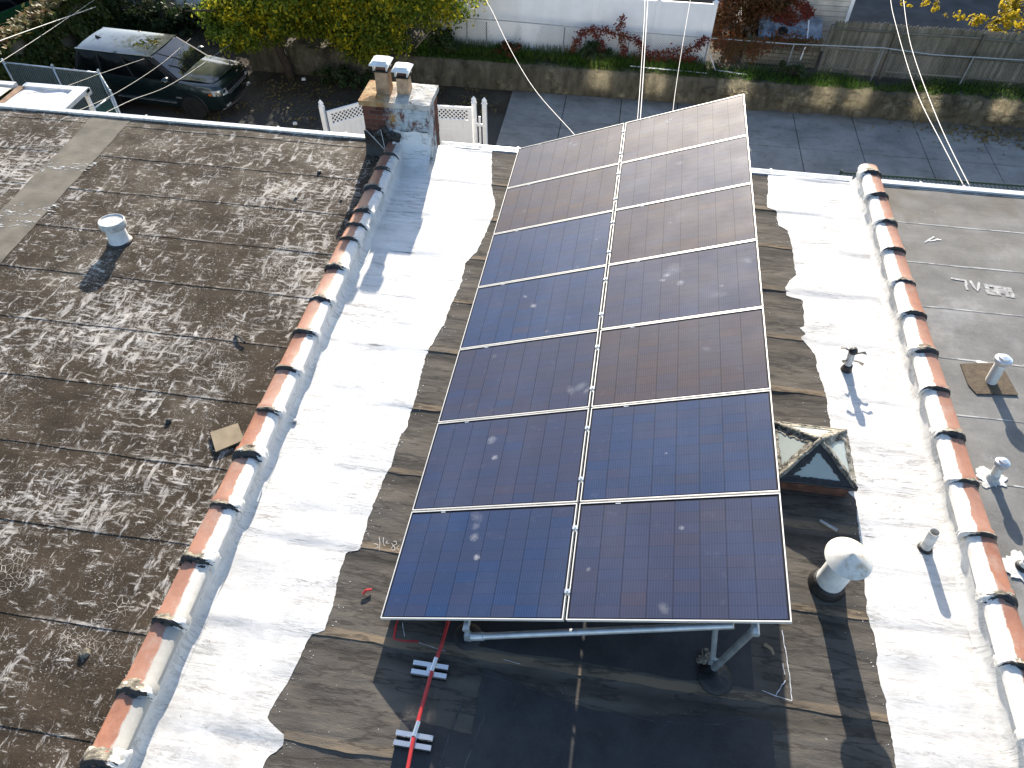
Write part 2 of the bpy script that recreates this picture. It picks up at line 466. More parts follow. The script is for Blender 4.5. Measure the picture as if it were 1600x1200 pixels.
def m_dirt():
    t = NT("leafy_dirt")
    p = t.pos
    c = t.mix(t.ramp(t.noise(p, .8, 6, .7), .35, .65), (.038, .030, .022), (.085, .072, .055))
    c = t.mix(t.ramp(t.noise(p, 9, 5, .7), .58, .75, 0, .8), c, (.15, .115, .06))
    x = t.sep(p)
    gry = t.ramp(t.math('ADD', x[1], t.math('MULTIPLY', t.noise(p, 1., 4), 1.2)), 19.8, 19.2)
    c = t.mix(t.math('MULTIPLY', gry, .75), c, (.080, .078, .074))
    t.bsdf(c, .95, .15, t.bump(t.noise(p, 12, 6, .7), .8, .03))
    return t.m
MT['dirt'] = m_dirt()
MT['asphalt'] = simple("yard_asphalt", (.075, .076, .078), .9, var=.35, nscale=1.5, bump=.3)
MT['soil'] = simple("terrace_soil", (.060, .050, .036), .95, var=.4, nscale=3, bump=.6)

def m_leaf(name, a, b, c3, trans=.45, clump=1.2):
    t = NT(name)
    p = t.pos
    r = t.isl()
    f = t.noise(p, clump, 3)
    c = t.mix(t.ramp(r, .0, 1.), a, b)
    c = t.mix(t.math('MULTIPLY', t.ramp(f, .45, .62), t.ramp(r, .2, .9)), c, c3)
    d = t.n("ShaderNodeBsdfPrincipled", {'Base Color': c, 'Roughness': .55, 'Specular IOR Level': .25})
    tl = t.n("ShaderNodeBsdfTranslucent", {'Color': c})
    mx = t.n("ShaderNodeMixShader", {0: trans, 1: d.outputs[0], 2: tl.outputs[0]})
    t.t.links.new(mx.outputs[0], t.out.inputs[0])
    return t.m
MT['leaf_tree'] = m_leaf("turning_tree_leaf", (.060, .125, .018), (.30, .34, .034), (.95, .74, .035), .66)
MT['leaf_ivy'] = m_leaf("ivy_leaf", (.030, .058, .012), (.075, .11, .020), (.13, .11, .03), .35, 2.5)
MT['leaf_ivytop'] = m_leaf("ivy_top_leaf", (.12, .13, .03), (.26, .20, .10), (.34, .15, .07), .4, 2.2)
MT['leaf_hedge'] = m_leaf("hedge_leaf", (.024, .045, .016), (.06, .09, .03), (.08, .09, .035), .35)
MT['leaf_red'] = m_leaf("red_creeper_leaf", (.10, .020, .016), (.20, .036, .020), (.17, .075, .022), .4, 1.6)
MT['leaf_redtree'] = m_leaf("rusty_shrub_leaf", (.085, .045, .016), (.17, .055, .022), (.055, .055, .014), .4, 1.4)
MT['leaf_yellow'] = m_leaf("yellow_leaf", (.36, .28, .02), (.60, .44, .03), (.22, .20, .02), .5, 2.)
MT['grass'] = m_leaf("verge_grass", (.035, .085, .014), (.075, .15, .022), (.10, .12, .03), .35, 1.)
MT['dead_leaf'] = m_leaf("fallen_leaf", (.10, .07, .035), (.24, .17, .05), (.34, .26, .05), .2)
MT['bark'] = simple("dark_bark", (.055, .042, .032), .9, var=.4, nscale=8, bump=1.)

MT['car_green'] = simple("dark_green_car_paint", (.004, .012, .0125), .3, var=.05, coat=1., spec=.6)
MT['car_green2'] = simple("green_car_paint", (.010, .070, .024), .3, var=.05, coat=1.)
MT['glass_side'] = simple("privacy_car_glass", (.004, .005, .006), .12, var=.05, spec=.12)
MT['glass_dark'] = simple("tinted_car_glass", (.006, .008, .010), .03, var=.05, spec=.8, coat=1.)
MT['black_trim'] = simple("black_trim", (.010, .010, .011), .5, var=.1)
MT['tyre'] = simple("tyre_rubber", (.013, .013, .013), .85, var=.2)
MT['rim'] = simple("dark_alloy", (.06, .062, .066), .35, .7, var=.1)
MT['lamp'] = simple("headlight_lens", (.55, .58, .60), .08, .3, var=.2, nscale=30, coat=.8)
MT['orange'] = simple("amber_marker", (.50, .13, .02), .3, var=.1)

# ------------------------------------------------------------------ mesh helpers
class MB:
    def __init__(s):
        s.v = []
        s.f = []

    def add(s, vs, fs):
        k = len(s.v)
        s.v += [tuple(v) for v in vs]
        s.f += [tuple(i + k for i in f) for f in fs]
        return s

    def box(s, c, d, rot=None, taper=None):
        x, y, z = (q / 2 for q in d)
        vs = [Vector(q) for q in ((-x, -y, -z), (x, -y, -z), (x, y, -z), (-x, y, -z), (-x, -y, z), (x, -y, z), (x, y, z), (-x, y, z))]
        if taper:
            for i in range(4, 8):
                vs[i].x *= taper
                vs[i].y *= taper
        if rot is not None:
            vs = [rot @ q for q in vs]
        return s.add([q + Vector(c) for q in vs], ((0, 3, 2, 1), (4, 5, 6, 7), (0, 1, 5, 4), (1, 2, 6, 5), (2, 3, 7, 6), (3, 0, 4, 7)))

    def bx(s, a, b):
        return s.box([(p + q) / 2 for p, q in zip(a, b)], [abs(q - p) for p, q in zip(a, b)])

    def prism(s, poly, z0, z1):
        n = len(poly)
        vs = [(x, y, z0) for x, y in poly] + [(x, y, z1) for x, y in poly]
        fs = [tuple(range(n - 1, -1, -1)), tuple(range(n, 2 * n))]
        fs += [(i, (i + 1) % n, n + (i + 1) % n, n + i) for i in range(n)]
        return s.add(vs, fs)

    def tube(s, path, r, n=8, cap=True):
        path = [Vector(p) for p in path]
        rs = r if isinstance(r, (list, tuple)) else [r] * len(path)
        vs, fs = [], []
        up = None
        for i, p in enumerate(path):
            d = (path[min(i + 1, len(path) - 1)] - path[max(i - 1, 0)]).normalized()
            if up is None:
                up = Vector((0, 0, 1)) if abs(d.z) < .9 else Vector((1, 0, 0))
            a = d.cross(up).normalized()
            b = a.cross(d).normalized()
            up = b
            for k in range(n):
                an = 2 * math.pi * k / n
                vs.append(p + (a * math.cos(an) + b * math.sin(an)) * rs[i])
        for i in range(len(path) - 1):
            for k in range(n):
                fs.append((i * n + k, i * n + (k + 1) % n, (i + 1) * n + (k + 1) % n, (i + 1) * n + k))
        if cap:
            fs.append(tuple(range(n - 1, -1, -1)))
            fs.append(tuple((len(path) - 1) * n + k for k in range(n)))
        return s.add(vs, fs)

    def lathe(s, prof, base, axis=(0, 0, 1), n=20, cap=True):
        ax = Vector(axis).normalized()
        q = Vector((0, 0, 1)).rotation_difference(ax)
        vs, fs = [], []
        for r, z in prof:
            for k in range(n):
                a = 2 * math.pi * k / n
                vs.append(Vector(base) + q @ Vector((r * math.cos(a), r * math.sin(a), z)))
        for i in range(len(prof) - 1):
            for k in range(n):
                fs.append((i * n + k, i * n + (k + 1) % n, (i + 1) * n + (k + 1) % n, (i + 1) * n + k))
        if cap:
            fs.append(tuple(range(n - 1, -1, -1)))
            fs.append(tuple((len(prof) - 1) * n + k for k in range(n)))
        return s.add(vs, fs)

    def grid(s, fn, nu, nv):
        vs = [fn(i / nu, j / nv) for j in range(nv + 1) for i in range(nu + 1)]
        w = nu + 1
        return s.add(vs, [(j * w + i, j * w + i + 1, (j + 1) * w + i + 1, (j + 1) * w + i) for j in range(nv) for i in range(nu)])

    def strip(s, path, w, z=0.0):
        """flat ribbon on the roof along a polyline"""
        P = [Vector((p[0], p[1])) for p in path]
        vs, fs = [], []
        for i, p in enumerate(P):
            d = (P[min(i + 1, len(P) - 1)] - P[max(i - 1, 0)]).normalized()
            nn = Vector((-d.y, d.x)) * w / 2 * (rnd.uniform(.6, 1.2))
            zz = z(p.x, p.y) if callable(z) else z
            vs += [(p.x + nn.x, p.y + nn.y, zz), (p.x - nn.x, p.y - nn.y, zz)]
        for i in range(len(P) - 1):
            fs.append((2 * i, 2 * i + 1, 2 * i + 3, 2 * i + 2))
        return s.add(vs, fs)

    def build(s, name, mat, parent=None, smooth=False, local=False, origin=(0, 0, 0), edge=None):
        org = Vector(origin)
        if parent is not None and not local:
            org = Vector(parent['world_loc'])
            oo = Vector(origin)
            vs = [Vector(v) - org - oo for v in s.v]
        elif parent is not None:
            oo = Vector(origin)
            vs = [Vector(v) - oo for v in s.v]
        else:
            oo = org
            vs = [Vector(v) - org for v in s.v]
        me = bpy.data.meshes.new(name)
        me.from_pydata([tuple(v) for v in vs], [], s.f)
        if smooth:
            me.shade_smooth()
            if edge is not None:
                try:
                    me.set_sharp_from_angle(angle=R(edge))
                except Exception:
                    pass
        me.materials.append(MT[mat] if isinstance(mat, str) else mat)
        o = bpy.data.objects.new(name, me)
        o.location = oo
        COL.objects.link(o)
        if parent is not None:
            o.parent = parent
            o['world_loc'] = tuple(Vector(parent['world_loc']) + oo) if 'world_loc' in parent else (0, 0, 0)
        else:
            o['world_loc'] = tuple(oo)
        return o


def tag(o, label=None, cat=None, group=None, kind=None):
    if label: o['label'] = label
    if cat: o['category'] = cat
    if group: o['group'] = group
    if kind: o['kind'] = kind
    return o


def thing(name, label, cat, loc=(0, 0, 0), group=None, rot=None):
    o = bpy.data.objects.new(name, None)
    o.empty_display_size = .1
    o.location = loc
    if rot is not None:
        o.rotation_euler = rot
    COL.objects.link(o)
    o['world_loc'] = tuple(loc)
    return tag(o, label, cat, group)


def inst(src, parent, loc, rot=None, scale=None, name=None):
    """another object with the same mesh, child of parent (loc local to the parent)"""
    c = src.copy()
    if name: c.name = name
    COL.objects.link(c)
    c.parent = parent
    c.location = loc
    if rot is not None: c.rotation_euler = rot
    if scale is not None: c.scale = scale
    return c


def nz(x, y, z=0.):
    return noise.noise(Vector((x, y, z)))


def interp(tab, y):
    """tab = [(x, y)...] with descending y -> x at y"""
    if y >= tab[0][1]: return tab[0][0]
    for (x0, y0), (x1, y1) in zip(tab, tab[1:]):
        if y1 <= y <= y0 and y0 != y1:
            t = (y0 - y) / (y0 - y1)
            return x0 + (x1 - x0) * t
    return tab[-1][0]


# ------------------------------------------------------------------ ground and alley
G = -5.4
TER = -4.6
o = MB().grid(lambda u, v: (-80 + 160 * u, -60 + 180 * v, G - .012 + (.03 * nz(u * 60, v * 60) if False else 0)), 8, 8).build("ground", 'dirt')
tag(o, kind='structure')
pave = thing("concrete_pavement", None, None, (0, 17, G))
pave['kind'] = 'structure'
xs = [-1.88, -.06, 1.76, 3.58, 5.42, 7.24, 9.08, 10.95, 12.85, 14.7, 16.5, 18.3]
ys = [9.0, 12.1, 15.2, 18.33, 20.48]
for j in range(len(ys) - 1):
    for i in range(len(xs) - 1):
        g = .012
        yb1 = ys[j + 1] + (.0 if j < 3 else .02 * i)
        m = MB()
        dz = rnd.uniform(-.004, .006)
        m.prism([(xs[i] + g, ys[j] + g), (xs[i + 1] - g, ys[j] + g), (xs[i + 1] - g, yb1 - g), (xs[i] + g, yb1 - g)], G - .005, G + .03 + dz)
        m.build("slab", 'concrete', pave)

# upper terrace behind the retaining wall
def terr(u, v):
    x = -11 + 91 * u
    y = 20.75 + 60 * v
    return (x, y, TER + .03 * nz(x * .8, y * .8))
o = MB().grid(terr, 120, 60).add([(-11, 20.75, G), (80, 20.75, G), (80, 20.75, TER), (-11, 20.75, TER)], [(0, 1, 2, 3)]).build("terrain", 'soil')
tag(o, kind='structure')
o = MB().bx((8.6, 22.6, TER - .02), (40, 60, TER + .05)).build("asphalt_yard", 'asphalt')
tag(o, kind='structure')

# retaining wall
rw = thing("retaining_wall", "low stained concrete retaining wall along the far edge of the alley", "wall", (2, 20.6, G))
def rwf(u, v):
    x = -11 + 29 * u
    rough = .03 + (.13 if x > 4.5 else .0)
    pr = [(20.52, G - .05), (20.50, G + .25), (20.50, G + .5), (20.53, TER - .03), (20.62, TER + .07), (20.86, TER + .06), (20.9, TER - .1)]
    k = v * 6
    i = min(5, int(k)); t = k - i
    y = pr[i][0] + (pr[i + 1][0] - pr[i][0]) * t
    z = pr[i][1] + (pr[i + 1][1] - pr[i][1]) * t
    y += rough * (nz(x * 1.7, z * 2.5, 1) * .9 + nz(x * 5, z * 6, 2) * .4) + .02 * x * .25 * (1 if x > 0 else 0)
    z += rough * .6 * nz(x * 2.2, y * 2, 5)
    if x > 4.5: y += .09 * nz(x * .9, 3.1) - .03
    return (x, y, z)
MB().grid(rwf, 420, 18).build("wall_body", 'retain', rw, smooth=True)
stone = None
for k in range(26):
    x = 4.6 + k * .43 + rnd.uniform(-.12, .12)
    zc = G + rnd.choice([.12, .3, .52, .66])
    m = MB()
    ph = [nz(k * 3.1, q * 1.7) for q in range(40)]
    def sf(u, v, k=k):
        a = 2 * math.pi * u; b = math.pi * (v - .5)
        rr = 1 + .35 * nz(math.cos(a) * 1.3 + k * 7, math.sin(a) * 1.3, math.sin(b) * 1.5)
        return (x + .26 * rr * math.cos(a) * math.cos(b), 20.50 + .005 * x + .12 * rr * math.sin(a) * math.cos(b), zc + .15 * rr * math.sin(b))
    m.grid(sf, 8, 5)
    m.build("stone", 'retain', rw)

# ------------------------------------------------------------------ houses
ROOFZ = 0.0
def rh(x, y):
    """height of the middle roof surface"""
    k = math.floor((y + .16) / .91)
    t = (y + .16) - k * .91
    lap = .006 * max(0, 1 - t / .5)
    w = .014 * nz(x * .6, y * 3.2, 1.3) + .008 * nz(x * 2.1, y * 5, 4.)
    ridge = -.006 * math.exp(-((t - .84) / .06) ** 2) * (1 + 1.5 * nz(x * 1.5, k * 3.7))
    return lap + w + ridge

house = thing("row_house", "middle row house whose dark roof has white coated strips and solar array", "house", (1.8, 0, G))
MB().bx((-1.9, -8, G), (5.5, 8.1, -.05)).build("wall", 'wall_brick', house)
XL, XR = -1.72, 5.43
for k in range(-6, 9):
    y0 = -.16 + .91 * k
    y1 = min(y0 + .92, 8.1)
    if y0 < -5.5 or y0 >= 8.05: continue
    def f(u, v, y0=y0, y1=y1):
        x = XL + (XR - XL) * u
        y = y0 + (y1 - y0) * v
        yy = y + (.022 * nz(x * 1.6, y0 * 7, 2) + .012 * nz(x * 6, y0 * 3, 2)) * (1 - v)
        return (x, yy, rh(x, max(y, y0 + .001)) - (.004 if v > .999 else 0))
    mb = MB().grid(f, 110, 16)
    b = len(mb.v)
    w = 111
    mb.v += [(x, y, z - .03) for x, y, z in mb.v[:w]]
    mb.f += [(b + i, b + i + 1, i + 1, i) for i in range(w - 1)]
    mb.build("roof_sheet", 'membrane', house, smooth=True, edge=60, origin=(0, y0, -G))

WL = [(-.34, 8.1), (-.36, 8.03), (-.2, 7.1), (-.06, 6.61), (-.05, 6.21), (-.13, 5.45), (-.25, 5.22), (-.22, 4.82), (-.27, 4.3), (-.28, 4.0), (-.39, 3.41), (-.35, 2.74), (-.36, 2.45), (-.35, 2.31), (-.39, 2.17), (-.39, 1.73), (-.43, 1.6), (-.43, 1.36), (-.45, 1.05), (-.44, .72), (-.57, .68), (-.56, .39), (-.52, .1), (-.52, -.13), (-.63, -.16), (-.66, -.37), (-.70, -.63), (-.74, -.80), (-.76, -.93), (-.67, -.98), (-.57, -1.03), (-.56, -1.11), (-.64, -1.2), (-.68, -1.4), (-.6, -2.2), (-.7, -5.5)]
WR = [(4.09, 8.1), (4.09, 8.04), (4.01, 7.17), (4.14, 7.11), (4.14, 6.76), (4.26, 6.66), (4.29, 6.29), (4.28, 5.65), (4.10, 5.36), (4.12, 5.20), (4.32, 5.16), (4.28, 4.64), (4.21, 4.60), (4.3, 4.50), (4.21, 4.43), (4.32, 4.26), (4.37, 4.15), (4.36, 3.88), (4.39, 3.68), (4.4, 3.48), (4.4, 2.91), (4.47, 2.16), (4.53, 2.09), (4.51, 1.77), (4.5, 1.34), (4.45, 1.0), (4.45, .74), (4.48, .57), (4.45, .33), (4.46, .13), (4.47, -.11), (4.47, -.31), (4.46, -.51), (4.5, -2), (4.4, -5.5)]
def ch_(x, y):
    """coating surface: rides over the laps without a sharp step"""
    return sum(rh(x, y + d) for d in (-.05, -.025, 0, .025, .05)) / 5 + .004
def coating(tab, xbase, sgn, name):
    ny = 500
    def f(u, v):
        y = 8.085 - 13.4 * v
        e = interp(tab, y)
        e += .016 * nz(y * 9, 3.3, sgn) + .010 * nz(y * 28, 1.1, sgn)
        x = xbase + (e - xbase) * u
        lift = .006 if u < .99 else .002
        return (x, y, max(ch_(x, y), rh(x, y) + .002) + lift * .5 + .004 * nz(x * 2.3, y * 3, 9) * (1 if u < .95 else 0))
    MB().grid(f, 26, ny).build(name, 'white_coat', house, smooth=True)
coating(WL, -1.70, 1, "white_coating")
coating(WR, 5.42, -1, "white_coating")
# torn flakes of coating beside the edges
m = MB()
for k in range(230):
    y = rnd.uniform(-1.4, 8)
    if rnd.random() < .6: x = interp(WL, y) + abs(rnd.gauss(0, .06)) + .006
    else: x = interp(WR, y) - abs(rnd.gauss(0, .035)) - .006
    r = rnd.uniform(.0015, .0065)
    n = 6
    m.prism([(x + r * rnd.uniform(.5, 1.3) * math.cos(a * 6.283 / n), y + r * rnd.uniform(.5, 1.3) * math.sin(a * 6.283 / n)) for a in range(n)], rh(x, y) + .001, rh(x, y) + .004)
tag(m.build("coating_flakes", 'white_coat', house), kind='stuff')

# flat black sheets laid under and in front of the array
m = MB()
poly = [(.42, -1.06), (.40, -2.6), (4.2, -2.6), (4.0, -1.1), (3.66, -.98), (.97, -.80), (.60, -.76), (.40, -.80)]
def fp(u, v):
    x = .37 + 3.4 * u + (.01 * nz(v * 9, 3) if u < .5 else 0)
    y = -3.2 + 2.42 * v + .03 * nz(u * 8, 5)
    return (x, y, rh(x, y) + .006)
m.grid(fp, 60, 50).build("black_sheet", 'patch', house, smooth=True)
def fp2(u, v):
    x = .98 + 2.5 * u + .01 * nz(v * 7, 9)
    top = -.22 - .30 * math.sin(math.pi * min(1, u * 1.15)) * .6 - .08 * u
    y = -.80 + (top + .80) * v + .02 * nz(u * 9, 15) * v
    return (x, y, rh(x, y) + .0065)
MB().grid(fp2, 60, 24).build("black_sheet", 'patch', house, smooth=True)
def fp3(u, v):
    x = .55 + 2.8 * u; y = -.05 + 1.2 * v + .03 * nz(u * 6, 4)
    return (x, y, rh(x, y) + .0065)
MB().grid(fp3, 60, 40).build("black_sheet", 'patch', house, smooth=True)
# chalk and paint marks
rz = lambda x, y: rh(x, y) + .007
def mark(paths, w, name, mat, parent, z):
    for P in paths:
        m = MB()
        Q = []
        for (a, b) in zip(P, P[1:]):
            n = max(2, int(math.dist(a, b) / .03))
            for i in range(n):
                t = i / n
                Q.append((a[0] + (b[0] - a[0]) * t + rnd.uniform(-.003, .003), a[1] + (b[1] - a[1]) * t + rnd.uniform(-.003, .003)))
        Q.append(P[-1])
        m.strip(Q, w, z).build(name, mat, parent)
rz2 = lambda x, y: rh(x, y) + .009
mark([[(3.64, .53), (3.66, .30), (3.67, .1), (3.67, -.1)], [(3.67, -.1), (3.53, -.08), (3.42, -.05)], [(3.53, -.08), (3.63, .07)], [(3.62, .22), (3.63, .12)]], .0075, "chalk_mark", 'chalk', house, rz2)
mark([[(-.31, .81), (-.27, .80), (-.26, .77), (-.29, .76)], [(-.28, .89), (-.25, .80), (-.24, .74)], [(-.24, .89), (-.22, .82), (-.20, .80)], [(-.19, .86), (-.20, .83), (-.16, .835)], [(-.14, .84), (-.10, .80), (-.09, .77), (-.13, .77), (-.12, .81), (-.09, .84), (-.10, .87), (-.13, .86)], [(-.06, .83), (-.08, .79), (-.05, .78)]], .005, "chalk_number", 'white_spill', house, rz2)
mark([[(.12, .10), (.115, 0), (.13, -.10)], [(.13, -.10), (.24, -.10), (.36, -.09)]], .02, "red_spray_mark", 'red', house, rz2)
mark([[(.36, -.095), (.5, -.12), (.62, -.14)], [(1.15, -.13), (1.30, -.15)], [(.17, .06), (.22, -.06)]], .006, "chalk_mark", 'chalk', house, rz2)
mark([[(.85, -.55), (.80, -.8), (.76, -1.1), (.60, -1.12), (.42, -1.08)], [(1.06, -.62), (.98, -1.0), (.93, -1.4)]], .012, "chalk_mark", 'dull_chalk', house, rz2)
mark([[(.92, -.28), (1.4, -.34), (1.9, -.40), (2.5, -.45), (3.0, -.40), (3.3, -.30)]], .008, "chalk_mark", 'dull_chalk', house, rz2)

# left house
lh = thing("row_house", "left row house under a brown roof flaked with old white coating", "house", (-7, 0, G))
MB().bx((-13.5, -8, G), (-2.02, 8.1, -.02)).build("wall", 'wall_brick', lh)
def lrh(x, y):
    k = math.floor((y + .42) / .91); t = (y + .42) - k * .91
    return .05 + .003 * max(0, 1 - t / .4) + .012 * nz(x * .8, y * 2.4, 7) + .006 * nz(x * 2.5, y * 4, 3) - .008 * math.exp(-((t - .87) / .03) ** 2)
for k in range(-6, 10):
    y0 = -.42 + .91 * k
    y1 = min(y0 + .92, 8.1)
    if y0 < -5.6 or y0 > 8.05: continue
    def f(u, v, y0=y0, y1=y1):
        x = -13.5 + 11.55 * u
        y = y0 + (y1 - y0) * v
        return (x, y + .015 * nz(x * 1.5, y0 * 5) * (1 - v), lrh(x, max(y, y0 + .001)) - (.004 if v > .999 else 0))
    mb = MB().grid(f, 130, 14)
    b = len(mb.v)
    mb.v += [(x, y, z - .03) for x, y, z in mb.v[:131]]
    mb.f += [(b + i, b + i + 1, i + 1, i) for i in range(130)]
    mb.build("roof_sheet", 'left_roof', lh, smooth=True, edge=60, origin=(0, y0, -G))
def fs(u, v):
    y = 8.05 - 6.0 * v
    x = -7.33 + .14 * v + .70 * u + .02 * nz(y * 3, u)
    return (x, y, lrh(x, y) + .007)
MB().grid(fs, 12, 80).build("felt_strip", 'beige_strip', lh, smooth=True)
m = MB()
for (x0, y0, x1, y1) in ((-7.28, 6.4, -6.5, 6.55), (-7.25, 5.25, -6.45, 5.4), (-7.22, 4.95, -6.6, 5.05)):
    for k in range(46):
        t = rnd.random()
        x = x0 + (x1 - x0) * t; y = y0 + (y1 - y0) * t + rnd.gauss(0, .08)
        n = 9
        rx, ry = rnd.uniform(.008, .06), rnd.uniform(.003, .011)
        m.prism([(x + rx * rnd.uniform(.5, 1.2) * math.cos(a * 6.283 / n), y + ry * rnd.uniform(.5, 1.2) * math.sin(a * 6.283 / n)) for a in range(n)], lrh(x, y) + .008, lrh(x, y) + .0095)
tag(m.build("paint_flakes", 'white_spill', lh), kind='stuff')

# right house
rhs = thing("row_house", "right row house under a grey lapped roof with vent pipes", "house", (9, 0, G))
MB().bx((5.7, -8, G), (12.8, 8.1, -.02)).build("wall", 'wall_brick', rhs)
def rrh(x, y):
    k = math.floor((y + .28) / .915); t = (y + .28) - k * .915
    return .05 + .003 * max(0, 1 - t / .4) + .006 * nz(x * .8, y * 2.4, 17) + .004 * nz(x * 2.5, y * 4, 13)
for k in range(-6, 10):
    y0 = -.28 + .915 * k
    y1 = min(y0 + .925, 8.1)
    if y0 < -5.6 or y0 > 8.05: continue
    def f(u, v, y0=y0, y1=y1):
        x = 5.64 + 7.1 * u
        y = y0 + (y1 - y0) * v
        return (x, y + .008 * nz(x * 1.5, y0 * 5) * (1 - v), rrh(x, max(y, y0 + .001)) - (.004 if v > .999 else 0))
    mb = MB().grid(f, 80, 14)
    b = len(mb.v)
    mb.v += [(x, y, z - .03) for x, y, z in mb.v[:81]]
    mb.f += [(b + i, b + i + 1, i + 1, i) for i in range(80)]
    mb.build("roof_sheet", 'right_roof', rhs, smooth=True, edge=60, origin=(0, y0, -G))
rzz = lambda x, y: rrh(x, y) + .006
mark([[(6.33, 5.85), (6.42, 5.84), (6.52, 5.83), (6.50, 5.72), (6.50, 5.64)], [(6.58, 5.84), (6.60, 5.70), (6.625, 5.64), (6.66, 5.72), (6.69, 5.83)]], .035, "painted_letter", 'white_spill', rhs, rzz)
m = MB()
for i in range(6):
    for j in range(4):
        if rnd.random() < .06: continue
        x0 = 6.74 + i * .058 + rnd.uniform(-.006, .006); y0 = 5.60 + j * .052 - i * .006 + rnd.uniform(-.006, .006)
        m.add([(x0 + rnd.uniform(-.008, .008), y0, rzz(x0, y0)), (x0 + .056, y0 - .004, rzz(x0, y0)), (x0 + .057, y0 + .05, rzz(x0, y0)), (x0, y0 + .052 + rnd.uniform(-.01, .008), rzz(x0, y0))], [(0, 1, 2, 3)])
m.build("painted_letter", 'white_spill', rhs)
mark([[(6.15, 6.60), (6.23, 6.68), (6.31, 6.76)], [(6.22, 6.64), (6.32, 6.69), (6.40, 6.70)], [(6.28, 6.66), (6.36, 6.72)]], .022, "paint_splash", 'white_coat', rhs, rzz)

def blob(cx, cy, rx, ry, zf, n=28, wob=.25, seed=0, th=.004, lift=.004):
    m = MB()
    pts = []
    for k in range(n):
        a = 2 * math.pi * k / n
        r = 1 + wob * nz(math.cos(a) * 1.6 + seed, math.sin(a) * 1.6, seed * 1.7) + wob * .4 * nz(math.cos(a) * 6 + seed, math.sin(a) * 6, 3)
        pts.append((cx + rx * r * math.cos(a), cy + ry * r * math.sin(a)))
    z = zf(cx, cy)
    return m.prism(pts, z + lift - .002, z + lift + th)

MB().prism([(6.06, 4.21), (6.30, 4.26), (6.53, 4.30), (6.57, 4.14), (6.61, 3.80), (6.35, 3.77), (6.13, 3.74), (6.07, 3.88)], rrh(6.3, 4) + .004, rrh(6.3, 4) + .016).build("mastic_patch", 'brown_patch', rhs)
for (cx, cy, r, sd) in ((5.97, 2.55, .14, 3), (5.98, 1.50, .15, 5), (6.33, 4.27, .07, 11)):
    blob(cx, cy, r, r * (.9 if sd < 9 else .5), rrh, seed=sd, th=.006, n=60, wob=.55).build("white_patch", 'white_coat', rhs)

# rear windows of the row houses (they face the low sun across the alley)
for own, xsw in ((house, (-.05, 1.72, 4.38)), (rhs, (7.0, 8.05, 10.1, 12.4))):
    for x in xsw:
        fr = MB().bx((x - .56, 8.06, -1.72), (x + .56, 8.125, -.48)).build("window", 'pvc', own)
        MB().box((x, 8.155, -1.05), (.64, .012, .80), Matrix.Rotation(R(2.5), 3, 'X')).build("pane", 'window_glass', fr)
# gutters
def gutter(x0, x1, parent, xs_br):
    m = MB()
    pr = [(8.09, .015), (8.10, -.10), (8.20, -.12), (8.23, -.005), (8.245, -.005), (8.245, -.02), (8.24, -.02), (8.215, -.13), (8.085, -.115), (8.08, .015)]
    n = len(pr)
    vs = [(x, y, z) for x in (x0, x1) for y, z in pr]
    m.add(vs, [(i, (i + 1) % n, n + (i + 1) % n, n + i) for i in range(n)])
    gt = m.build("gutter", 'gutter', parent)
    for x in xs_br:
        MB().bx((x - .018, 8.07, .0), (x + .018, 8.25, .012)).build("bracket", 'white_metal', gt)
gutter(-13.5, -2.36, lh, (-9.4, -6.5, -4.1, -2.9))
gutter(-1.24, 5.42, house, (-.62, .05, .22, 2.6, 4.15))
gutter(5.72, 12.8, rhs, (6.45, 7.1, 8.2))
MB().bx((-13.5, 8.0, .04), (-2.36, 8.085, .085)).build("roof_edging", 'white_metal_dirty', lh)
MB().bx((5.72, 8.0, .04), (12.8, 8.085, .08)).build("roof_edging", 'gutter', rhs)

# ------------------------------------------------------------------ party walls with clay coping
def coping_tile(mat, name, L=.60):
    m = MB()
    n = 12
    secs = [(0., 1.10), (.06, 1.10), (.085, 1.0), (L - .02, .97)]
    vs, fs = [], []
    for (y, s) in secs:
        for k in range(n + 1):
            a = math.pi * k / n
            x = -math.cos(a)
            h = math.sin(a) ** .6
            vs.append((x * .148 * s, y, .012 + .100 * h * s))
    w = n + 1
    for i in range(len(secs) - 1):
        for k in range(n):
            fs.append((i * w + k, i * w + k + 1, (i + 1) * w + k + 1, (i + 1) * w + k))
    fs.append(tuple(range(w - 1, -1, -1)))
    fs.append(tuple(3 * w + k for k in range(w)))
    m.add(vs, fs)
    me = bpy.data.meshes.new(name)
    me.from_pydata(m.v, [], m.f)
    me.shade_smooth()
    me.set_sharp_from_angle(angle=R(50))
    me.materials.append(MT[mat])
    return me

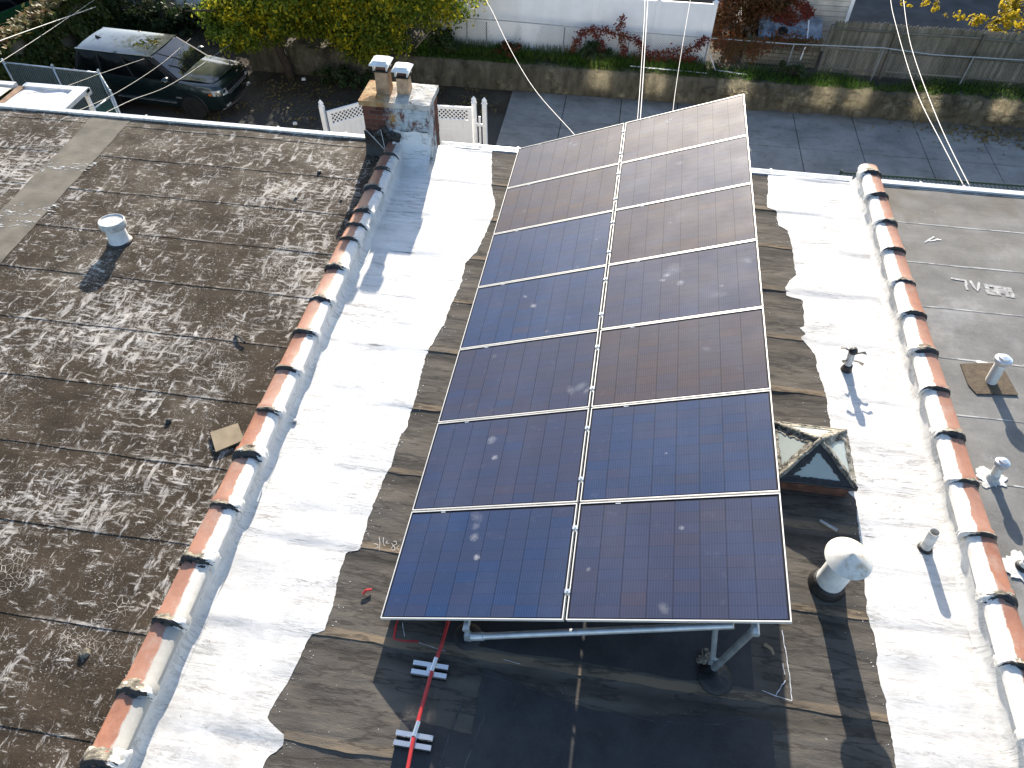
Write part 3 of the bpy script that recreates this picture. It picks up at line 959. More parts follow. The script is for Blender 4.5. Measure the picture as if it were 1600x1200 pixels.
def mortar_mesh(seed, mat):
    """ragged wedge of mortar and tar: a steep front face, black for tar and painted-in shade, thinning to the back"""
    m = MB()
    def f(u, v):
        a = math.pi * (u * 1.12 - .06)
        k = v * 6
        prof = [(1.0, -.058), (1.05, -.030), (1.28, -.010), (1.36, .010), (1.26, .045), (1.12, .09), (.98, .13)]
        i = min(5, int(k)); t = k - i
        rr = prof[i][0] + (prof[i + 1][0] - prof[i][0]) * t
        y = prof[i][1] + (prof[i + 1][1] - prof[i][1]) * t
        rg = (.17 * nz(u * 3.5 + seed, v * 2, 2) + .10 * nz(u * 11 + seed, v * 6, 1)) * (1 if 0 < v < 1 else .2)
        rr += rg * 1.2
        y = y * (1 + .75 * nz(u * 3 + seed, 7)) - .04 + .030 * nz(u * 4, seed) + .012 * nz(u * 14, seed + v * 4)
        sa = math.sin(a)
        return (-.150 * min(rr, 1.09 + .04 * nz(v * 4 + seed, u * 3)) * math.cos(a), y, -.004 + .116 * rr * (sa ** .6 if sa > 0 else sa))
    m.grid(f, 26, 18)
    me = bpy.data.meshes.new("mortar_joint")
    me.from_pydata(m.v, [], m.f)
    me.shade_smooth()
    me.set_sharp_from_angle(angle=R(45))
    me.materials.append(MT[mat])
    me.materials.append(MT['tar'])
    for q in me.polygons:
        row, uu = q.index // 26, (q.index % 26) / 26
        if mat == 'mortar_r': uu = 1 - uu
        if row < 8.5 + 4 * nz(uu * 9, seed) and uu < .74 + .25 * nz(row * .4, seed + 3): q.material_index = 1  # front faces blackened: tar, plus the joint's shade painted in
    return me
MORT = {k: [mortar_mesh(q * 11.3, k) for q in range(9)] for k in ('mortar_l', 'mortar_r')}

def party_wall(xc, mat, label, joints, y_end, side):
    root = thing("parapet_wall", label, "parapet", (xc, 0, 0))
    MB().bx((xc - .125, -5.5, -.3), (xc + .125, y_end, .185)).build("wall_body", 'white_metal_dirty' , root)
    # painted flashing on the coated side
    def f(u, v):
        y = -5.5 + (y_end + 5.5) * v
        t = u
        x = xc + side * (.127 + .085 * t ** 3 + .010 * nz(y * 5, t * 2) * (.3 + t) + .022 * nz(y * 1.4, 2.2) * t)
        z = .205 - .198 * (1 - (1 - t) ** 1.6)
        return (x, y, z)
    MB().grid(f, 8, 220).build("flashing", 'white_coat', root, smooth=True)
    tile = coping_tile(mat, "coping_tile")
    lo = min(joints)
    for (a, b) in zip(joints, joints[1:]):
        L = b - a
        ob = bpy.data.objects.new("coping_tile", tile)
        COL.objects.link(ob)
        ob.parent = root
        ob.location = (rnd.uniform(-.006, .006), a + .012, .185 + rnd.uniform(-.004, .006))
        ob.scale = (1, (L - .015) / .60, 1)
        ob.rotation_euler = (0, rnd.uniform(-.02, .02), rnd.uniform(-.012, .012))
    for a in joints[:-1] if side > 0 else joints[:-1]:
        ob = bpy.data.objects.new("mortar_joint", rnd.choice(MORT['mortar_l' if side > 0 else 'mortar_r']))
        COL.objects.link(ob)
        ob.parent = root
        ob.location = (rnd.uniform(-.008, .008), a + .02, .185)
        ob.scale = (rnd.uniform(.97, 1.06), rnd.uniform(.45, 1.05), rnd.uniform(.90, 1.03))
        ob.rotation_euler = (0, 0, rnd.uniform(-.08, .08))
    return root
jl = [-5.15, -4.54, -3.93, -3.32, -2.71, -2.10, -1.49, -.95, -.34, .27, .88, 1.49, 2.08, 2.69, 3.30, 3.91, 4.53, 5.12, 5.46, 5.78, 6.36, 6.85, 7.25, 7.64]
party_wall(-1.84, 'clay_l', "left parapet wall capped with terracotta coping tiles running up to the chimney", jl, 7.64, 1)
jr = [-5.06, -4.45, -3.84, -3.23, -2.62, -2.03, -1.42, -.82, -.22, .40, 1.03, 1.66, 2.28, 2.91, 3.53, 4.15, 4.78, 5.40, 6.05, 6.68, 7.33, 7.93, 8.16]
party_wall(5.555, 'clay_r', "right parapet wall capped with terracotta coping tiles beside the grey roof", jr, 8.1, -1)

# ------------------------------------------------------------------ chimney
ch = thing("chimney", "square brick chimney smeared with silver coating and tar, two flue pots", "chimney", (-1.8, 7.96, 0))
CX0, CX1, CY0, CY1 = -2.33, -1.27, 7.67, 8.27
MB().bx((CX0 + .0075, CY0 + .0075, -1.2), (CX1 - .0075, CY1 - .0075, .86)).build("mortar_core", 'brick_joint', ch)
def brick_mesh(dx, dy, dz=.066):
    me = bpy.data.meshes.new("brick")
    m = MB().box((0, 0, 0), (dx, dy, dz))
    me.from_pydata(m.v, [], m.f)
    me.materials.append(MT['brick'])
    return me
BF = brick_mesh(.200, .08); BS = brick_mesh(.08, .190); BH = brick_mesh(.098, .08); BHS = brick_mesh(.08, .09)
def put(me, x, y, z):
    ob = bpy.data.objects.new("brick", me)
    COL.objects.link(ob)
    ob.parent = ch
    ob.location = (x - ch['world_loc'][0] + rnd.uniform(-.003, .003), y - ch['world_loc'][1] + rnd.uniform(-.003, .003), z)
    ob.rotation_euler = (0, 0, rnd.uniform(-.015, .015))
for c in range(18):
    z = .85 - .034 - c * .077
    odd = c % 2
    def row(a, b, L, off):
        out = []; x = a + (-.5 * L if off else 0)
        while x < b - .02:
            out.append((max(x, a), min(x + L, b)))
            x += L
        return out
    for (p, q) in row(CX0, CX1, .212, odd):
        put(BF if q - p > .15 else BH, (p + q) / 2, CY0 + .042, z)
        if c < 9: put(BF if q - p > .15 else BH, (p + q) / 2, CY1 - .042, z)
    for (p, q) in row(CY0 + .09, CY1 - .09, .21, not odd):
        me = BS if q - p > .15 else BHS
        put(me, CX1 - .042, (p + q) / 2, z)
        if c < 11: put(me, CX0 + .042, (p + q) / 2, z)
def crf(u, v):
    x = -2.36 + 1.12 * u; y = 7.64 + .66 * v
    e = min(u, 1 - u, v, 1 - v)
    return (x, y, .935 + .035 * min(1, e * 6) + .018 * nz(x * 4, y * 4, 3))
m = MB().grid(crf, 24, 14)
m.bx((-2.36, 7.64, .855), (-1.24, 8.30, .938)).build("crown", 'crown', ch)
for (px, py, h, s) in ((-2.01, 7.94, .36, .105), (-1.70, 7.97, .27, .098)):
    pz = .95
    pot = MB().box((px, py, pz + h / 2), (2 * s, 2 * s, h), taper=.92).build("flue_pot", 'flue', ch)
    MB().box((px, py, pz + h + .012), (2 * s * 1.12, 2 * s * 1.12, .024)).build("pot_rim", 'black_trim', pot)
    MB().box((px, py, pz + h + .055), (2 * s * .72, 2 * s * .72, .07)).build("inner_liner", 'rust_curb', pot)
    m = MB()
    for sx in (-1, 1):
        for sy in (-1, 1):
            m.box((px + sx * s * .95, py + sy * s * .95, pz + h + .055), (.022, .022, .12))
    m.build("cap_legs", 'alu_bright', pot)
    def cf(u, v):
        x = (u - .5) * 2; y = (v - .5) * 2
        e = max(abs(x), abs(y))
        return (px + x * s * 1.45, py + y * s * 1.45, pz + h + .165 - .045 * max(0, e - .62) / .38)
    m = MB().grid(cf, 10, 10)
    m.box((px, py, pz + h + .113), (2.86 * s, 2.86 * s, .012)).build("pot_cap", 'white_metal', pot, smooth=False)
# white coated cricket at the chimney's foot
def cricket(u, v):
    x = -1.87 + .61 * u
    t = v
    y = 7.655 - .50 * t ** 1.7 - .03 * nz(x * 5, t * 3)
    z = .47 * (1 - t) ** 1.6 + .008 + .03 * nz(x * 4, t * 4, 2) * (1 - t)
    z += max(0, .2 * (1 - (u / .25))) * t if u < .25 else 0
    if u > .93: y += .02
    return (x, y + .012 * nz(x * 12, t * 9), z)
MB().grid(cricket, 30, 30).build("white_flashing", 'white_coat', ch, smooth=True)
def tarf(u, v):
    x = -2.345 + .62 * u
    top = .44 + .08 * nz(x * 6, 2) - .1 * max(0, u - .6)
    z = .03 + (top - .03) * (1 - v)
    y = 7.655 - .015 - .10 * v ** 3 - .012 * nz(x * 7, z * 7)
    return (x, y, z)
MB().grid(tarf, 24, 16).build("tar_flashing", 'tar', ch, smooth=True)
m = MB()
for k in range(16):
    x = -1.95 + rnd.gauss(0, .13); y = 7.62 - abs(rnd.gauss(0, .03))
    z = .42 + rnd.gauss(0, .04)
    MB().lathe([(.03, -.012), (.05, 0), (.03, .012), (.004, .016)], (x, y, z), (0, -1, .2), n=9).build("tar_smear", 'tar', ch).scale = (rnd.uniform(.7, 1.6), 1, rnd.uniform(.6, 1.4)) if False else (1, 1, 1)
for P in ([(-2.30, 7.62, .46), (-2.20, 7.56, .40), (-2.0, 7.50, .22), (-1.90, 7.38, .30)], [(-2.30, 7.62, .46), (-2.16, 7.58, .34), (-1.98, 7.45, .24), (-1.93, 7.30, .31)], [(-2.18, 7.60, .36), (-2.05, 7.60, .50), (-1.97, 7.45, .25)]):
    MB().tube(P, .006, 6).build("cable", 'cable', ch)

# ------------------------------------------------------------------ solar array
H0 = 0.2
U = Vector((0.9380594, -0.0109470, 0.3463013)).normalized()
V = Vector((0.0129680, 0.9999097, -0.0035195))
V = (V - U * V.dot(U)).normalized()
N = U.cross(V).normalized()
AROT = Matrix((U, V, N)).transposed()
AEUL = AROT.to_euler()
PW, PH, GX, GY = 1.73, 1.118, .025, .018
def apt(u, v, w=0.):
    return Vector((0, 0, H0)) + U * u + V * v + N * w

cell_me = bpy.data.meshes.new("cell")
cw, chh = .2068, .1057
m = MB().box((0, 0, 0), (cw, chh, .0016))
cell_me.from_pydata(m.v, [], m.f)
cell_me.materials.append(MT['cell'])
fm = MB()
fw = .009
fm.bx((0, 0, -.034), (PW, fw, .0)).bx((0, PH - fw, -.034), (PW, PH, 0)).bx((0, fw, -.034), (fw, PH - fw, 0)).bx((PW - fw, fw, -.034), (PW, PH - fw, 0))
frame_me = bpy.data.meshes.new("frame")
frame_me.from_pydata(fm.v, [], fm.f)
frame_me.materials.append(MT['alu_bright'])
bm_ = MB().bx((fw, fw, -.012), (PW - fw, PH - fw, -.006))
back_me = bpy.data.meshes.new("backsheet")
back_me.from_pydata(bm_.v, [], bm_.f)
back_me.materials.append(MT['backsheet'])
stk = MB().box((0, 0, 0), (.048, .009, .001))
stk_me = bpy.data.meshes.new("serial_sticker")
stk_me.from_pydata(stk.v, [], stk.f)
stk_me.materials.append(MT['sticker'])

ROWN = ["nearest the camera", "second from front", "third from front", "middle of the seven", "third from back", "second from back", "farthest at the back"]
HUE = {(0, 0): .15, (0, 1): .40, (1, 0): .32, (1, 1): .12, (2, 0): .40, (2, 1): .80, (3, 0): .05, (3, 1): .42, (4, 0): .0, (4, 1): .80, (5, 0): .85, (5, 1): .50, (6, 0): .75, (6, 1): .75}
NOTE = {(3, 0): ", blue with two white droppings", (1, 0): ", two round pale spots", (0, 0): ", streak of pale spots down the middle", (3, 1): ", white splashes at its centre", (4, 1): ", faint curved smear", (2, 0): ", faint arc smear near the gap", (6, 1): ", highest corner, pale and sunlit"}
DROPS = [(.86, 3.99, .05, .9), (.72, 4.19, .04, .8), (.79, 1.72, .045, .9), (.71, 1.95, .09, .55), (.83, .59, .055, .9), (.76, .80, .07, .5), (.75, .92, .06, .4), (.74, 1.02, .08, .25), (2.47, 4.16, .07, .95), (2.43, 4.08, .045, .9), (2.55, 4.25, .14, .35), (2.63, 3.99, .06, .9), (2.49, 5.16, .05, .5), (2.62, 5.25, .13, .22), (2.39, 7.67, .06, .9), (2.44, 7.71, .04, .9), (2.68, .82, .035, .8), (2.53, 1.61, .02, .8), (.98, 7.63, .05, .7), (.89, 7.71, .06, .5), (1.56, 7.57, .04, .8), (3.08, 3.83, .035, .6), (3.36, 4.19, .07, .4), (3.03, 3.70, .12, .25), (3.25, 6.68, .05, .5), (3.15, 6.64, .04, .5), (2.59, 6.47, .07, .4), (1.26, 6.83, .05, .4), (1.5, 2.53, .07, .35), (1.6, 2.56, .08, .4), (1.68, 2.50, .05, .5), (1.1, 3.5, .05, .3), (2.2, 6.9, .05, .3), (.4, 6.1, .05, .3), (3.2, 5.1, .05, .3), (2.55, .1, .06, .35), (1.9, .45, .04, .4), (.5, 3.2, .05, .25), (1.35, 4.6, .04, .4), (2.9, 2.9, .05, .3), (1.55, 5.1, .03, .6)]
stain_me = bpy.data.meshes.new("dropping_stain")
m = MB()
pts = [(1.0 * math.cos(a * 2 * math.pi / 16), 1.0 * math.sin(a * 2 * math.pi / 16), 0) for a in range(16)]
m.add(pts + [(0, 0, 0)], [(i, (i + 1) % 16, 16) for i in range(16)])
stain_me.from_pydata(m.v, [], m.f)
stain_me.materials.append(MT['stain'])

def link(name, me, parent, loc):
    ob = bpy.data.objects.new(name, me)
    COL.objects.link(ob)
    ob.parent = parent
    ob.location = loc
    return ob

for r in range(7):
    for c in range(2):
        u0 = c * (PW + GX); v0 = r * (PH + GY)
        p = apt(u0, v0)
        side = "left" if c == 0 else "right"
        root = thing("solar_panel", f"solar panel in the {side} column, {ROWN[r]}" + NOTE.get((r, c), ""), "solar panel", tuple(p), "solar panels of the rooftop array")
        root.rotation_euler = AEUL
        link("frame", frame_me, root, (0, 0, 0))
        link("backsheet", back_me, root, (0, 0, 0))
        mx = (PW - 8 * .2105) / 2 + .2105 / 2
        my = .020 + .1065 / 2
        for i in range(8):
            for j in range(10):
                ob = link("cell", cell_me, root, (mx + i * .2105, my + j * .1065, -.0040))
                ob['hue'] = min(1., max(0., HUE[(r, c)] + rnd.gauss(0, .06) + .16 * nz(i * .7 + r * 3, j * .5, c * 9)))
        link("serial_sticker", stk_me, root, (.36, PH - .019, -.0045))
        for (du, dv, dr, st) in DROPS:
            if u0 < du < u0 + PW and v0 < dv < v0 + PH:
                ob = link("dropping_stain", stain_me, root, (du - u0, dv - v0, -.0020 + rnd.uniform(0, .0004)))
                ob.scale = (dr * rnd.uniform(.6, 1.0), dr * rnd.uniform(.7, 1.4), 1)
                ob.rotation_euler = (0, 0, rnd.uniform(0, 6.28))
                ob['strength'] = st

# rack
rack = thing("array_rack", "galvanised pipe rack holding the solar panels tilted to the left", "rack", (1.7, 0, 0))
for u in (.82, 3.22):
    MB().tube([apt(u, -.06, -.105), apt(u, 7.95, -.105)], .030, 14).build("beam_pipe", 'galv', rack, smooth=True, edge=40)
for v in (.25, .86):
    for r in range(7):
        vv = r * (PH + GY) + v
        a = apt(.06, vv, -.052); b = apt(3.42, vv, -.052)
        d = MB()
        for (wa, wb) in ((-.072, -.068), (-.040, -.036)):
            pa = [apt(uu, vv + s * .020, ww) for uu in (.06, 3.42) for s in (-1, 1) for ww in (wa, wb)]
            d.add(pa, [(0, 1, 3, 2), (4, 6, 7, 5), (0, 4, 5, 1), (2, 3, 7, 6), (0, 2, 6, 4), (1, 5, 7, 3)])
        pa = [apt(uu, vv + s * .003, ww) for uu in (.06, 3.42) for s in (-1, 1) for ww in (-.067, -.041)]
        d.add(pa, [(0, 1, 3, 2), (4, 6, 7, 5), (0, 4, 5, 1), (2, 3, 7, 6), (0, 2, 6, 4), (1, 5, 7, 3)])
        d.build("rail", 'galv_dark', rack)
clm = MB().box((0, 0, 0), (.05, .036, .010)).box((0, 0, .008), (.014, .014, .008))
clamp_me = bpy.data.meshes.new("clamp")
clamp_me.from_pydata(clm.v, [], clm.f)
clamp_me.materials.append(MT['galv'])
for r in range(7):
    for v in (.25, .86):
        ob = link("clamp", clamp_me, rack, apt(PW + GX / 2, r * (PH + GY) + v, .004) - Vector(rack['world_loc']))
        ob.rotation_euler = AEUL
for y in (.0, 2.6, 5.25, 7.6):
    f = -1 if y > 6 else 1
    pL = apt(.80, y, -.13); pR = apt(3.22, y, -.13)
    MB().tube([(.79, y + .02, -.01), (.80, y + .0, pL.z + .02)], .026, 12).build("post", 'galv', rack, smooth=True, edge=40)
    MB().tube([(3.0, y + .07, -.01), (3.06, y - .03, pR.z * .96)], .030, 12).build("post", 'galv_dark', rack, smooth=True, edge=40)
    MB().tube([(2.985, y + .10, .06), (2.90, y + .19, .60), (2.82, y + .28, 1.08)], .024, 12).build("brace", 'galv', rack, smooth=True, edge=40)
    MB().box((2.985, y + .10, .10), (.07, .02, .12)).build("bracket_plate", 'galv', rack)
    MB().tube([(.865, y - .01, .13), (2.93, y + .02, 1.08)], .030, 14).build("brace", 'galv', rack, smooth=True, edge=40)
    MB().tube([(.84, y - .01, .118), (.95, y - .01, .169)], .038, 12).build("pipe_collar", 'galv', rack, smooth=True, edge=40)
    MB().box((.80, y + .0, .09), (.06, .05, .12)).build("bracket_plate", 'galv', rack)
    MB().lathe([(.16, -.01), (.155, .018), (.10, .035), (.05, .05), (.03, .055)], (3.02, y - .0, .0), n=24).build("tar_footing", 'tar', rack, smooth=True)
    MB().lathe([(.14, -.01), (.13, .014), (.08, .026), (.03, .04)], (.79, y + .03, .0), n=24).build("tar_footing", 'tar', rack, smooth=True)
m = MB()
for k in range(26):
    a = rnd.uniform(0, 6.28); d = abs(rnd.gauss(0, .05))
    m.box((2.93 + d * math.cos(a), .14 + d * math.sin(a), .02 + rnd.uniform(0, .03)), (rnd.uniform(.02, .05),) * 3, Matrix.Rotation(rnd.uniform(0, 3), 3, Vector((rnd.random(), rnd.random(), .3)).normalized()))
tag(m.build("mastic_crumbs", 'mastic', rack), kind='stuff')

# ------------------------------------------------------------------ red conduit on blocks
cd = thing("conduit", "red conduit running under the array across two metal blocks", "conduit", (.55, -.5, 0))
P = [(.66, 1.6, .10), (.62, .40, .10), (.60, .14, .10), (.585, -.12, .10), (.55, -.36, .105), (.535, -.62, .10), (.52, -.90, .105), (.53, -1.2, .10), (.56, -2.6, .10)]
MB().tube(P, .017, 10).build("pipe", 'red', cd, smooth=True, edge=40)
for (x, y) in ((.553, -.30), (.523, -.84)):
    MB().tube([(x + .01, y + .06, .1035), (x - .004, y - .06, .1045)], .0215, 12).build("coupling", 'chrome', cd, smooth=True, edge=40)
for i, (x, y) in enumerate(((.523, -.335), (.518, -.92))):
    b = thing("pipe_support", ("bright double strut block under the red conduit, nearer the array" if i == 0 else "bright double strut block under the red conduit, at the bottom of the photo"), "support block", (x, y, 0), "strut blocks under the red conduit")
    rot = Matrix.Rotation(R(-1), 3, 'Z')
    for s in (-1, 1):
        MB().box((x, y + s * .038, .058), (.315, .040, .040)).build("strut", 'chrome', b)
        MB().box((x - .0, y + s * .038, .0195), (.305, .050, .036)).build("foot_rail", 'black_trim', b)
    MB().box((x, y, .0810), (.05, .09, .005)).build("pipe_clamp", 'chrome', b)

# ------------------------------------------------------------------ skylight
sk = thing("skylight", "pyramid glass skylight smeared with tar on a rusty curb beside the array", "skylight", (4.06, 2.45, 0))
x0, x1, y0, y1 = 3.70, 4.43, 2.10, 2.79
for a, b in (((x0, y0, -.01), (x1, y0 + .03, .2)), ((x0, y1 - .03, -.01), (x1, y1, .2)), ((x0, y0 + .03, -.01), (x0 + .03, y1 - .03, .2)), ((x1 - .03, y0 + .03, -.01), (x1, y1 - .03, .2))):
    MB().bx(a, b).build("curb", 'rust_curb', sk)
e = .035
cs = [Vector((x0 - e, y0 - e, .205)), Vector((x1 + e, y0 - e, .205)), Vector((x1 + e, y1 + e, .205)), Vector((x0 - e, y1 + e, .205))]
ap = Vector((4.07, 2.44, .47))
for k in range(4):
    a, b = cs[k], cs[(k + 1) % 4]
    nn = (b - a).cross(ap - a).normalized()
    MB().add([a, b, ap, a - nn * .008, b - nn * .008, ap - nn * .008], [(0, 1, 2), (3, 5, 4), (0, 3, 4, 1), (1, 4, 5, 2), (2, 5, 3, 0)]).build("glass_pane", 'frost', sk)
    # smeared mastic border (built as geometry, ragged on the inside)
    ctr = (a + b + ap) / 3
    vs, fs = [], []
    pts = []
    n = 16
    for (p, q) in ((a, b), (b, ap), (ap, a)):
        for i in range(n): pts.append(p + (q - p) * (i / n))
    w = []
    for i, p in enumerate(pts):
        kk = .40 + .12 * nz(i * .55, k * 5.) + (.06 if rnd.random() < .2 else 0)
        w.append(p + (ctr - p) * kk)
    L = len(pts)
    vs = [p + nn * .010 for p in pts] + [p + nn * .006 for p in w]
    fs = [(i, (i + 1) % L, L + (i + 1) % L, L + i) for i in range(L)]
    MB().add(vs, fs).build("mastic_border", 'tar' if k == 0 else 'mastic', sk)
    # hip bar
    P = [a + (ap - a) * (i / 10) + Vector((rnd.uniform(-.006, .006), rnd.uniform(-.006, .006), .008 + rnd.uniform(-.004, .006))) for i in range(11)]
    MB().tube(P, [rnd.uniform(.017, .026) for _ in P], 8).build("hip_bar", 'mastic', sk, smooth=True)
    P = [a + (b - a) * (i / 12) + Vector((rnd.uniform(-.004, .004), rnd.uniform(-.004, .004), -.002 + rnd.uniform(-.006, .006))) for i in range(13)]
    MB().tube(P, [rnd.uniform(.016, .024) for _ in P], 8).build("rim_bar", 'tar' if k == 0 else 'mastic', sk, smooth=True)

# ------------------------------------------------------------------ vents
t = thing("vent_pipe", "wide roof vent under a rusty white mushroom cone near the array", "vent", (4.10, 1.04, 0))
MB().lathe([(.175, -.01), (.17, .03), (.15, .07), (.135, .12)], (4.10, 1.04, 0), n=28).build("base_collar", 'tar', t, smooth=True)
MB().lathe([(.128, .02), (.126, .54), (.11, .60)], (4.10, 1.04, 0), (0, -.03, 1), n=28).build("pipe", 'white_metal', t, smooth=True, edge=40)
MB().lathe([(.10, .60), (.205, .597), (.210, .606), (.14, .641), (.07, .678), (.02, .7055), (.003, .713)], (4.10, 1.04, 0), (-.0, -.035, 1), n=36).build("cone_cap", 'cone', t, smooth=True, edge=25)

t = thing("vent_pipe", "short open white vent pipe standing on the right white strip", "vent", (5.13, 1.60, 0))
ax = (-.06, .10, 1)
MB().lathe([(.075, -.01), (.07, .012), (.058, .03)], (5.13, 1.60, 0), n=20).build("tar_ring", 'tar', t, smooth=True)
MB().lathe([(.050, 0), (.050, .28), (.044, .28), (.043, .20), (.042, .06)], (5.13, 1.60, 0), ax, n=20).build("pipe", 'white_metal_dirty', t, smooth=True, edge=40)
MB().lathe([(.041, .05), (.041, .18), (.0405, .20)], (5.13, 1.60, 0), ax, n=16).build("dark_bore", 'dark_hole', t, smooth=True)

t = thing("vent_pipe", "tarred old vent stub with curling flaps of flashing on the white strip", "vent", (4.70, 3.95, 0))
MB().lathe([(.07, -.01), (.065, .03), (.055, .07), (.05, .10)], (4.70, 3.95, 0), n=18).build("tar_collar", 'tar', t, smooth=True)
m = MB()
def lump(u, v):
    a = 2 * math.pi * u
    r = .043 + .012 * nz(math.cos(a) * 2, math.sin(a) * 2, v * 6)
    return (4.70 + r * math.cos(a) - .02 * v, 3.95 + r * math.sin(a) + .03 * v, .02 + .30 * v)
m.grid(lump, 14, 10).build("pipe", 'white_metal_dirty', t, smooth=True)
MB().lathe([(.05, .29), (.052, .31), (.04, .345), (.004, .355)], (4.685, 3.975, 0), n=14).build("cap", 'tar', t, smooth=True)
for (a, z, L, w) in ((.2, .27, .12, .05), (2.8, .30, .11, .05), (-.5, .18, .12, .05), (3.6, .16, .06, .04), (1.2, .24, .07, .04)):
    d = Vector((math.cos(a), math.sin(a), 0)); s = Vector((-math.sin(a), math.cos(a), 0))
    c0 = Vector((4.69, 3.965, z)) + d * .04
    P = [c0, c0 + d * L * .5 + Vector((0, 0, .015)), c0 + d * L + Vector((0, 0, .005))]
    W = [.01, .012, w * .5]
    vs = []
    for p, ww in zip(P, W): vs += [p + s * ww, p - s * ww, p + s * ww + Vector((0, 0, .006)), p - s * ww + Vector((0, 0, .006))]
    MB().add(vs, [(2, 3, 7, 6), (6, 7, 11, 10), (0, 4, 5, 1), (4, 8, 9, 5), (8, 10, 11, 9), (0, 2, 6, 4), (4, 6, 10, 8), (1, 5, 7, 3), (5, 9, 11, 7)]).build("flap", 'tar' if a > 0 else 'mortar', t)

def capped_vent(x, y, h, r, label, collar):
    t = thing("vent_pipe", label, "vent", (x, y, .05), "capped metal vents on the grey roof")
    ax = (-.03, .12, 1)
    pr = [(r, -.01)]
    for k in range(14):
        z = .01 + (h - .09) * k / 14
        pr += [(r, z), (r * 1.05, z + .004), (r, z + .008)]
    pr += [(r, h - .06), (r * 1.2, h - .045)]
    MB().lathe(pr, (x, y, .05), ax, n=22).build("pipe", 'alu', t, smooth=True, edge=50)
    MB().lathe([(r * 1.2, h - .05), (r * 1.52, h - .04), (r * 1.55, h - .02), (r * 1.5, h + .004), (r * 1.05, h + .012), (r * 1.0, h + .030), (r * .35, h + .034), (.003, h + .038)], (x, y, .05), ax, n=30).build("cap", 'steel', t, smooth=True, edge=40)
    if collar:
        MB().lathe([(r * 1.5, -.008), (r * 1.45, .02), (r * 1.25, .05), (r * 1.25, .075), (r * 1.05, .08)], (x, y, .05), ax, n=22).build("base_collar", 'white_metal_dirty', t, smooth=True)
capped_vent(6.35, 3.97, .36, .062, "tall capped metal vent standing on the brown mastic patch", False)
capped_vent(5.985, 2.53, .27, .046, "short capped metal vent in a white splash beside the right parapet", True)
t = thing("vent_pipe", "low stub in a white splash at the right edge of the photo", "vent", (5.99, 1.50, .05))
MB().lathe([(.07, -.01), (.065, .03), (.05, .05)], (5.99, 1.50, .05), n=18).build("base_collar", 'tar', t, smooth=True)
MB().lathe([(.045, .0), (.043, .10), (.036, .10), (.034, .02)], (5.99, 1.50, .05), n=18).build("pipe", 'white_metal_dirty', t, smooth=True, edge=40)

t = thing("vent_pipe", "stout white painted vent with a dished lid on the left roof", "vent", (-5.16, 4.85, .05))
ax = (.0, .08, 1)
MB().lathe([(.175, -.01), (.17, .015), (.15, .03)], (-5.16, 4.85, .05), n=26).build("tar_ring", 'tar', t, smooth=True)
MB().lathe([(.145, 0), (.135, .10), (.128, .24)], (-5.16, 4.85, .05), ax, n=28).build("pipe", 'white_metal', t, smooth=True, edge=40)
MB().lathe([(.13, .235), (.165, .24), (.172, .25), (.176, .34), (.168, .352), (.158, .350), (.150, .336), (.09, .330), (.04, .338), (.004, .340)], (-5.16, 4.85, .05), ax, n=32).build("lid", 'white_metal_dirty', t, smooth=True, edge=40)

# ------------------------------------------------------------------ small things on the roofs
m = MB().prism([(-2.46, 1.82), (-2.21, 1.99), (-2.05, 1.78), (-2.29, 1.58)], .075, .090)
o = m.build("cardboard_sheet", 'cardboard', origin=(-2.25, 1.78, .075))
tag(o, "square brown sheet lying against the left coping tiles", "sheet")
def debris(name, label, cat, pts, mat, z):
    m = MB()
    m.tube([(x, y, z + dz) for x, y, dz in pts], [.012 + .008 * rnd.random() for _ in pts], 6)
    o = m.build(name, mat, origin=(pts[0][0], pts[0][1], z))
    tag(o, label, cat)
debris("felt_scrap", "curled black scrap of felt on the left roof", "debris", [(-2.80, 3.31, .0), (-2.72, 3.27, .03), (-2.62, 3.20, .02)], 'tar', .07)
debris("stick", "thin grey stick lying in the skylight's shadow", "debris", [(4.12, 1.75, 0), (4.20, 1.70, .005), (4.28, 1.66, 0)], 'galv_dark', .03)
debris("plastic_scrap", "small red plastic curl beside the array's left edge", "debris", [(-.27, .27, 0), (-.25, .31, .012), (-.20, .33, 0)], 'red', .02)
debris("dry_leaf", "dry tan leaf in the array's shadow beside the chalk lines", "debris", [(3.47, .36, 0), (3.52, .32, .02), (3.54, .28, 0)], 'cardboard', .02)
t = thing("roof_rubble", "small white-topped mortar lump on the lower left roof", "debris", (-2.55, -.66, .05))
MB().lathe([(.05, -.02), (.045, .0), (.03, .016), (.004, .020)], (-2.55, -.66, .075), n=7).build("lump", 'mortar', t)
for i, (x, y, s, lb) in enumerate(((-2.93, 6.95, .03, "black felt crumb near the rear edge of the left roof"), (-2.36, 6.28, .02, "black crumb beside the left parapet near the chimney"), (-3.05, 6.22, .022, "black crumb in the middle of the rear left roof"), (-3.01, 1.92, .03, "dark lump on the left roof left of the brown sheet"))):
    m = MB().lathe([(s, 0), (s * 1.2, s * .5), (s * .7, s * 1.3), (.003, s * 1.5)], (x, y, lrh(x, y) - .004), n=7)
    tag(m.build("roof_crumb", 'tar', origin=(x, y, .05)), lb, "debris")
m = MB().lathe([(.022, 0), (.022, .03), (.012, .032)], (-1.62, 2.16, .01), n=10)
tag(m.build("metal_washer", 'galv_dark', origin=(-1.62, 2.16, 0)), "tiny dark cap lying on the left white strip", "debris")
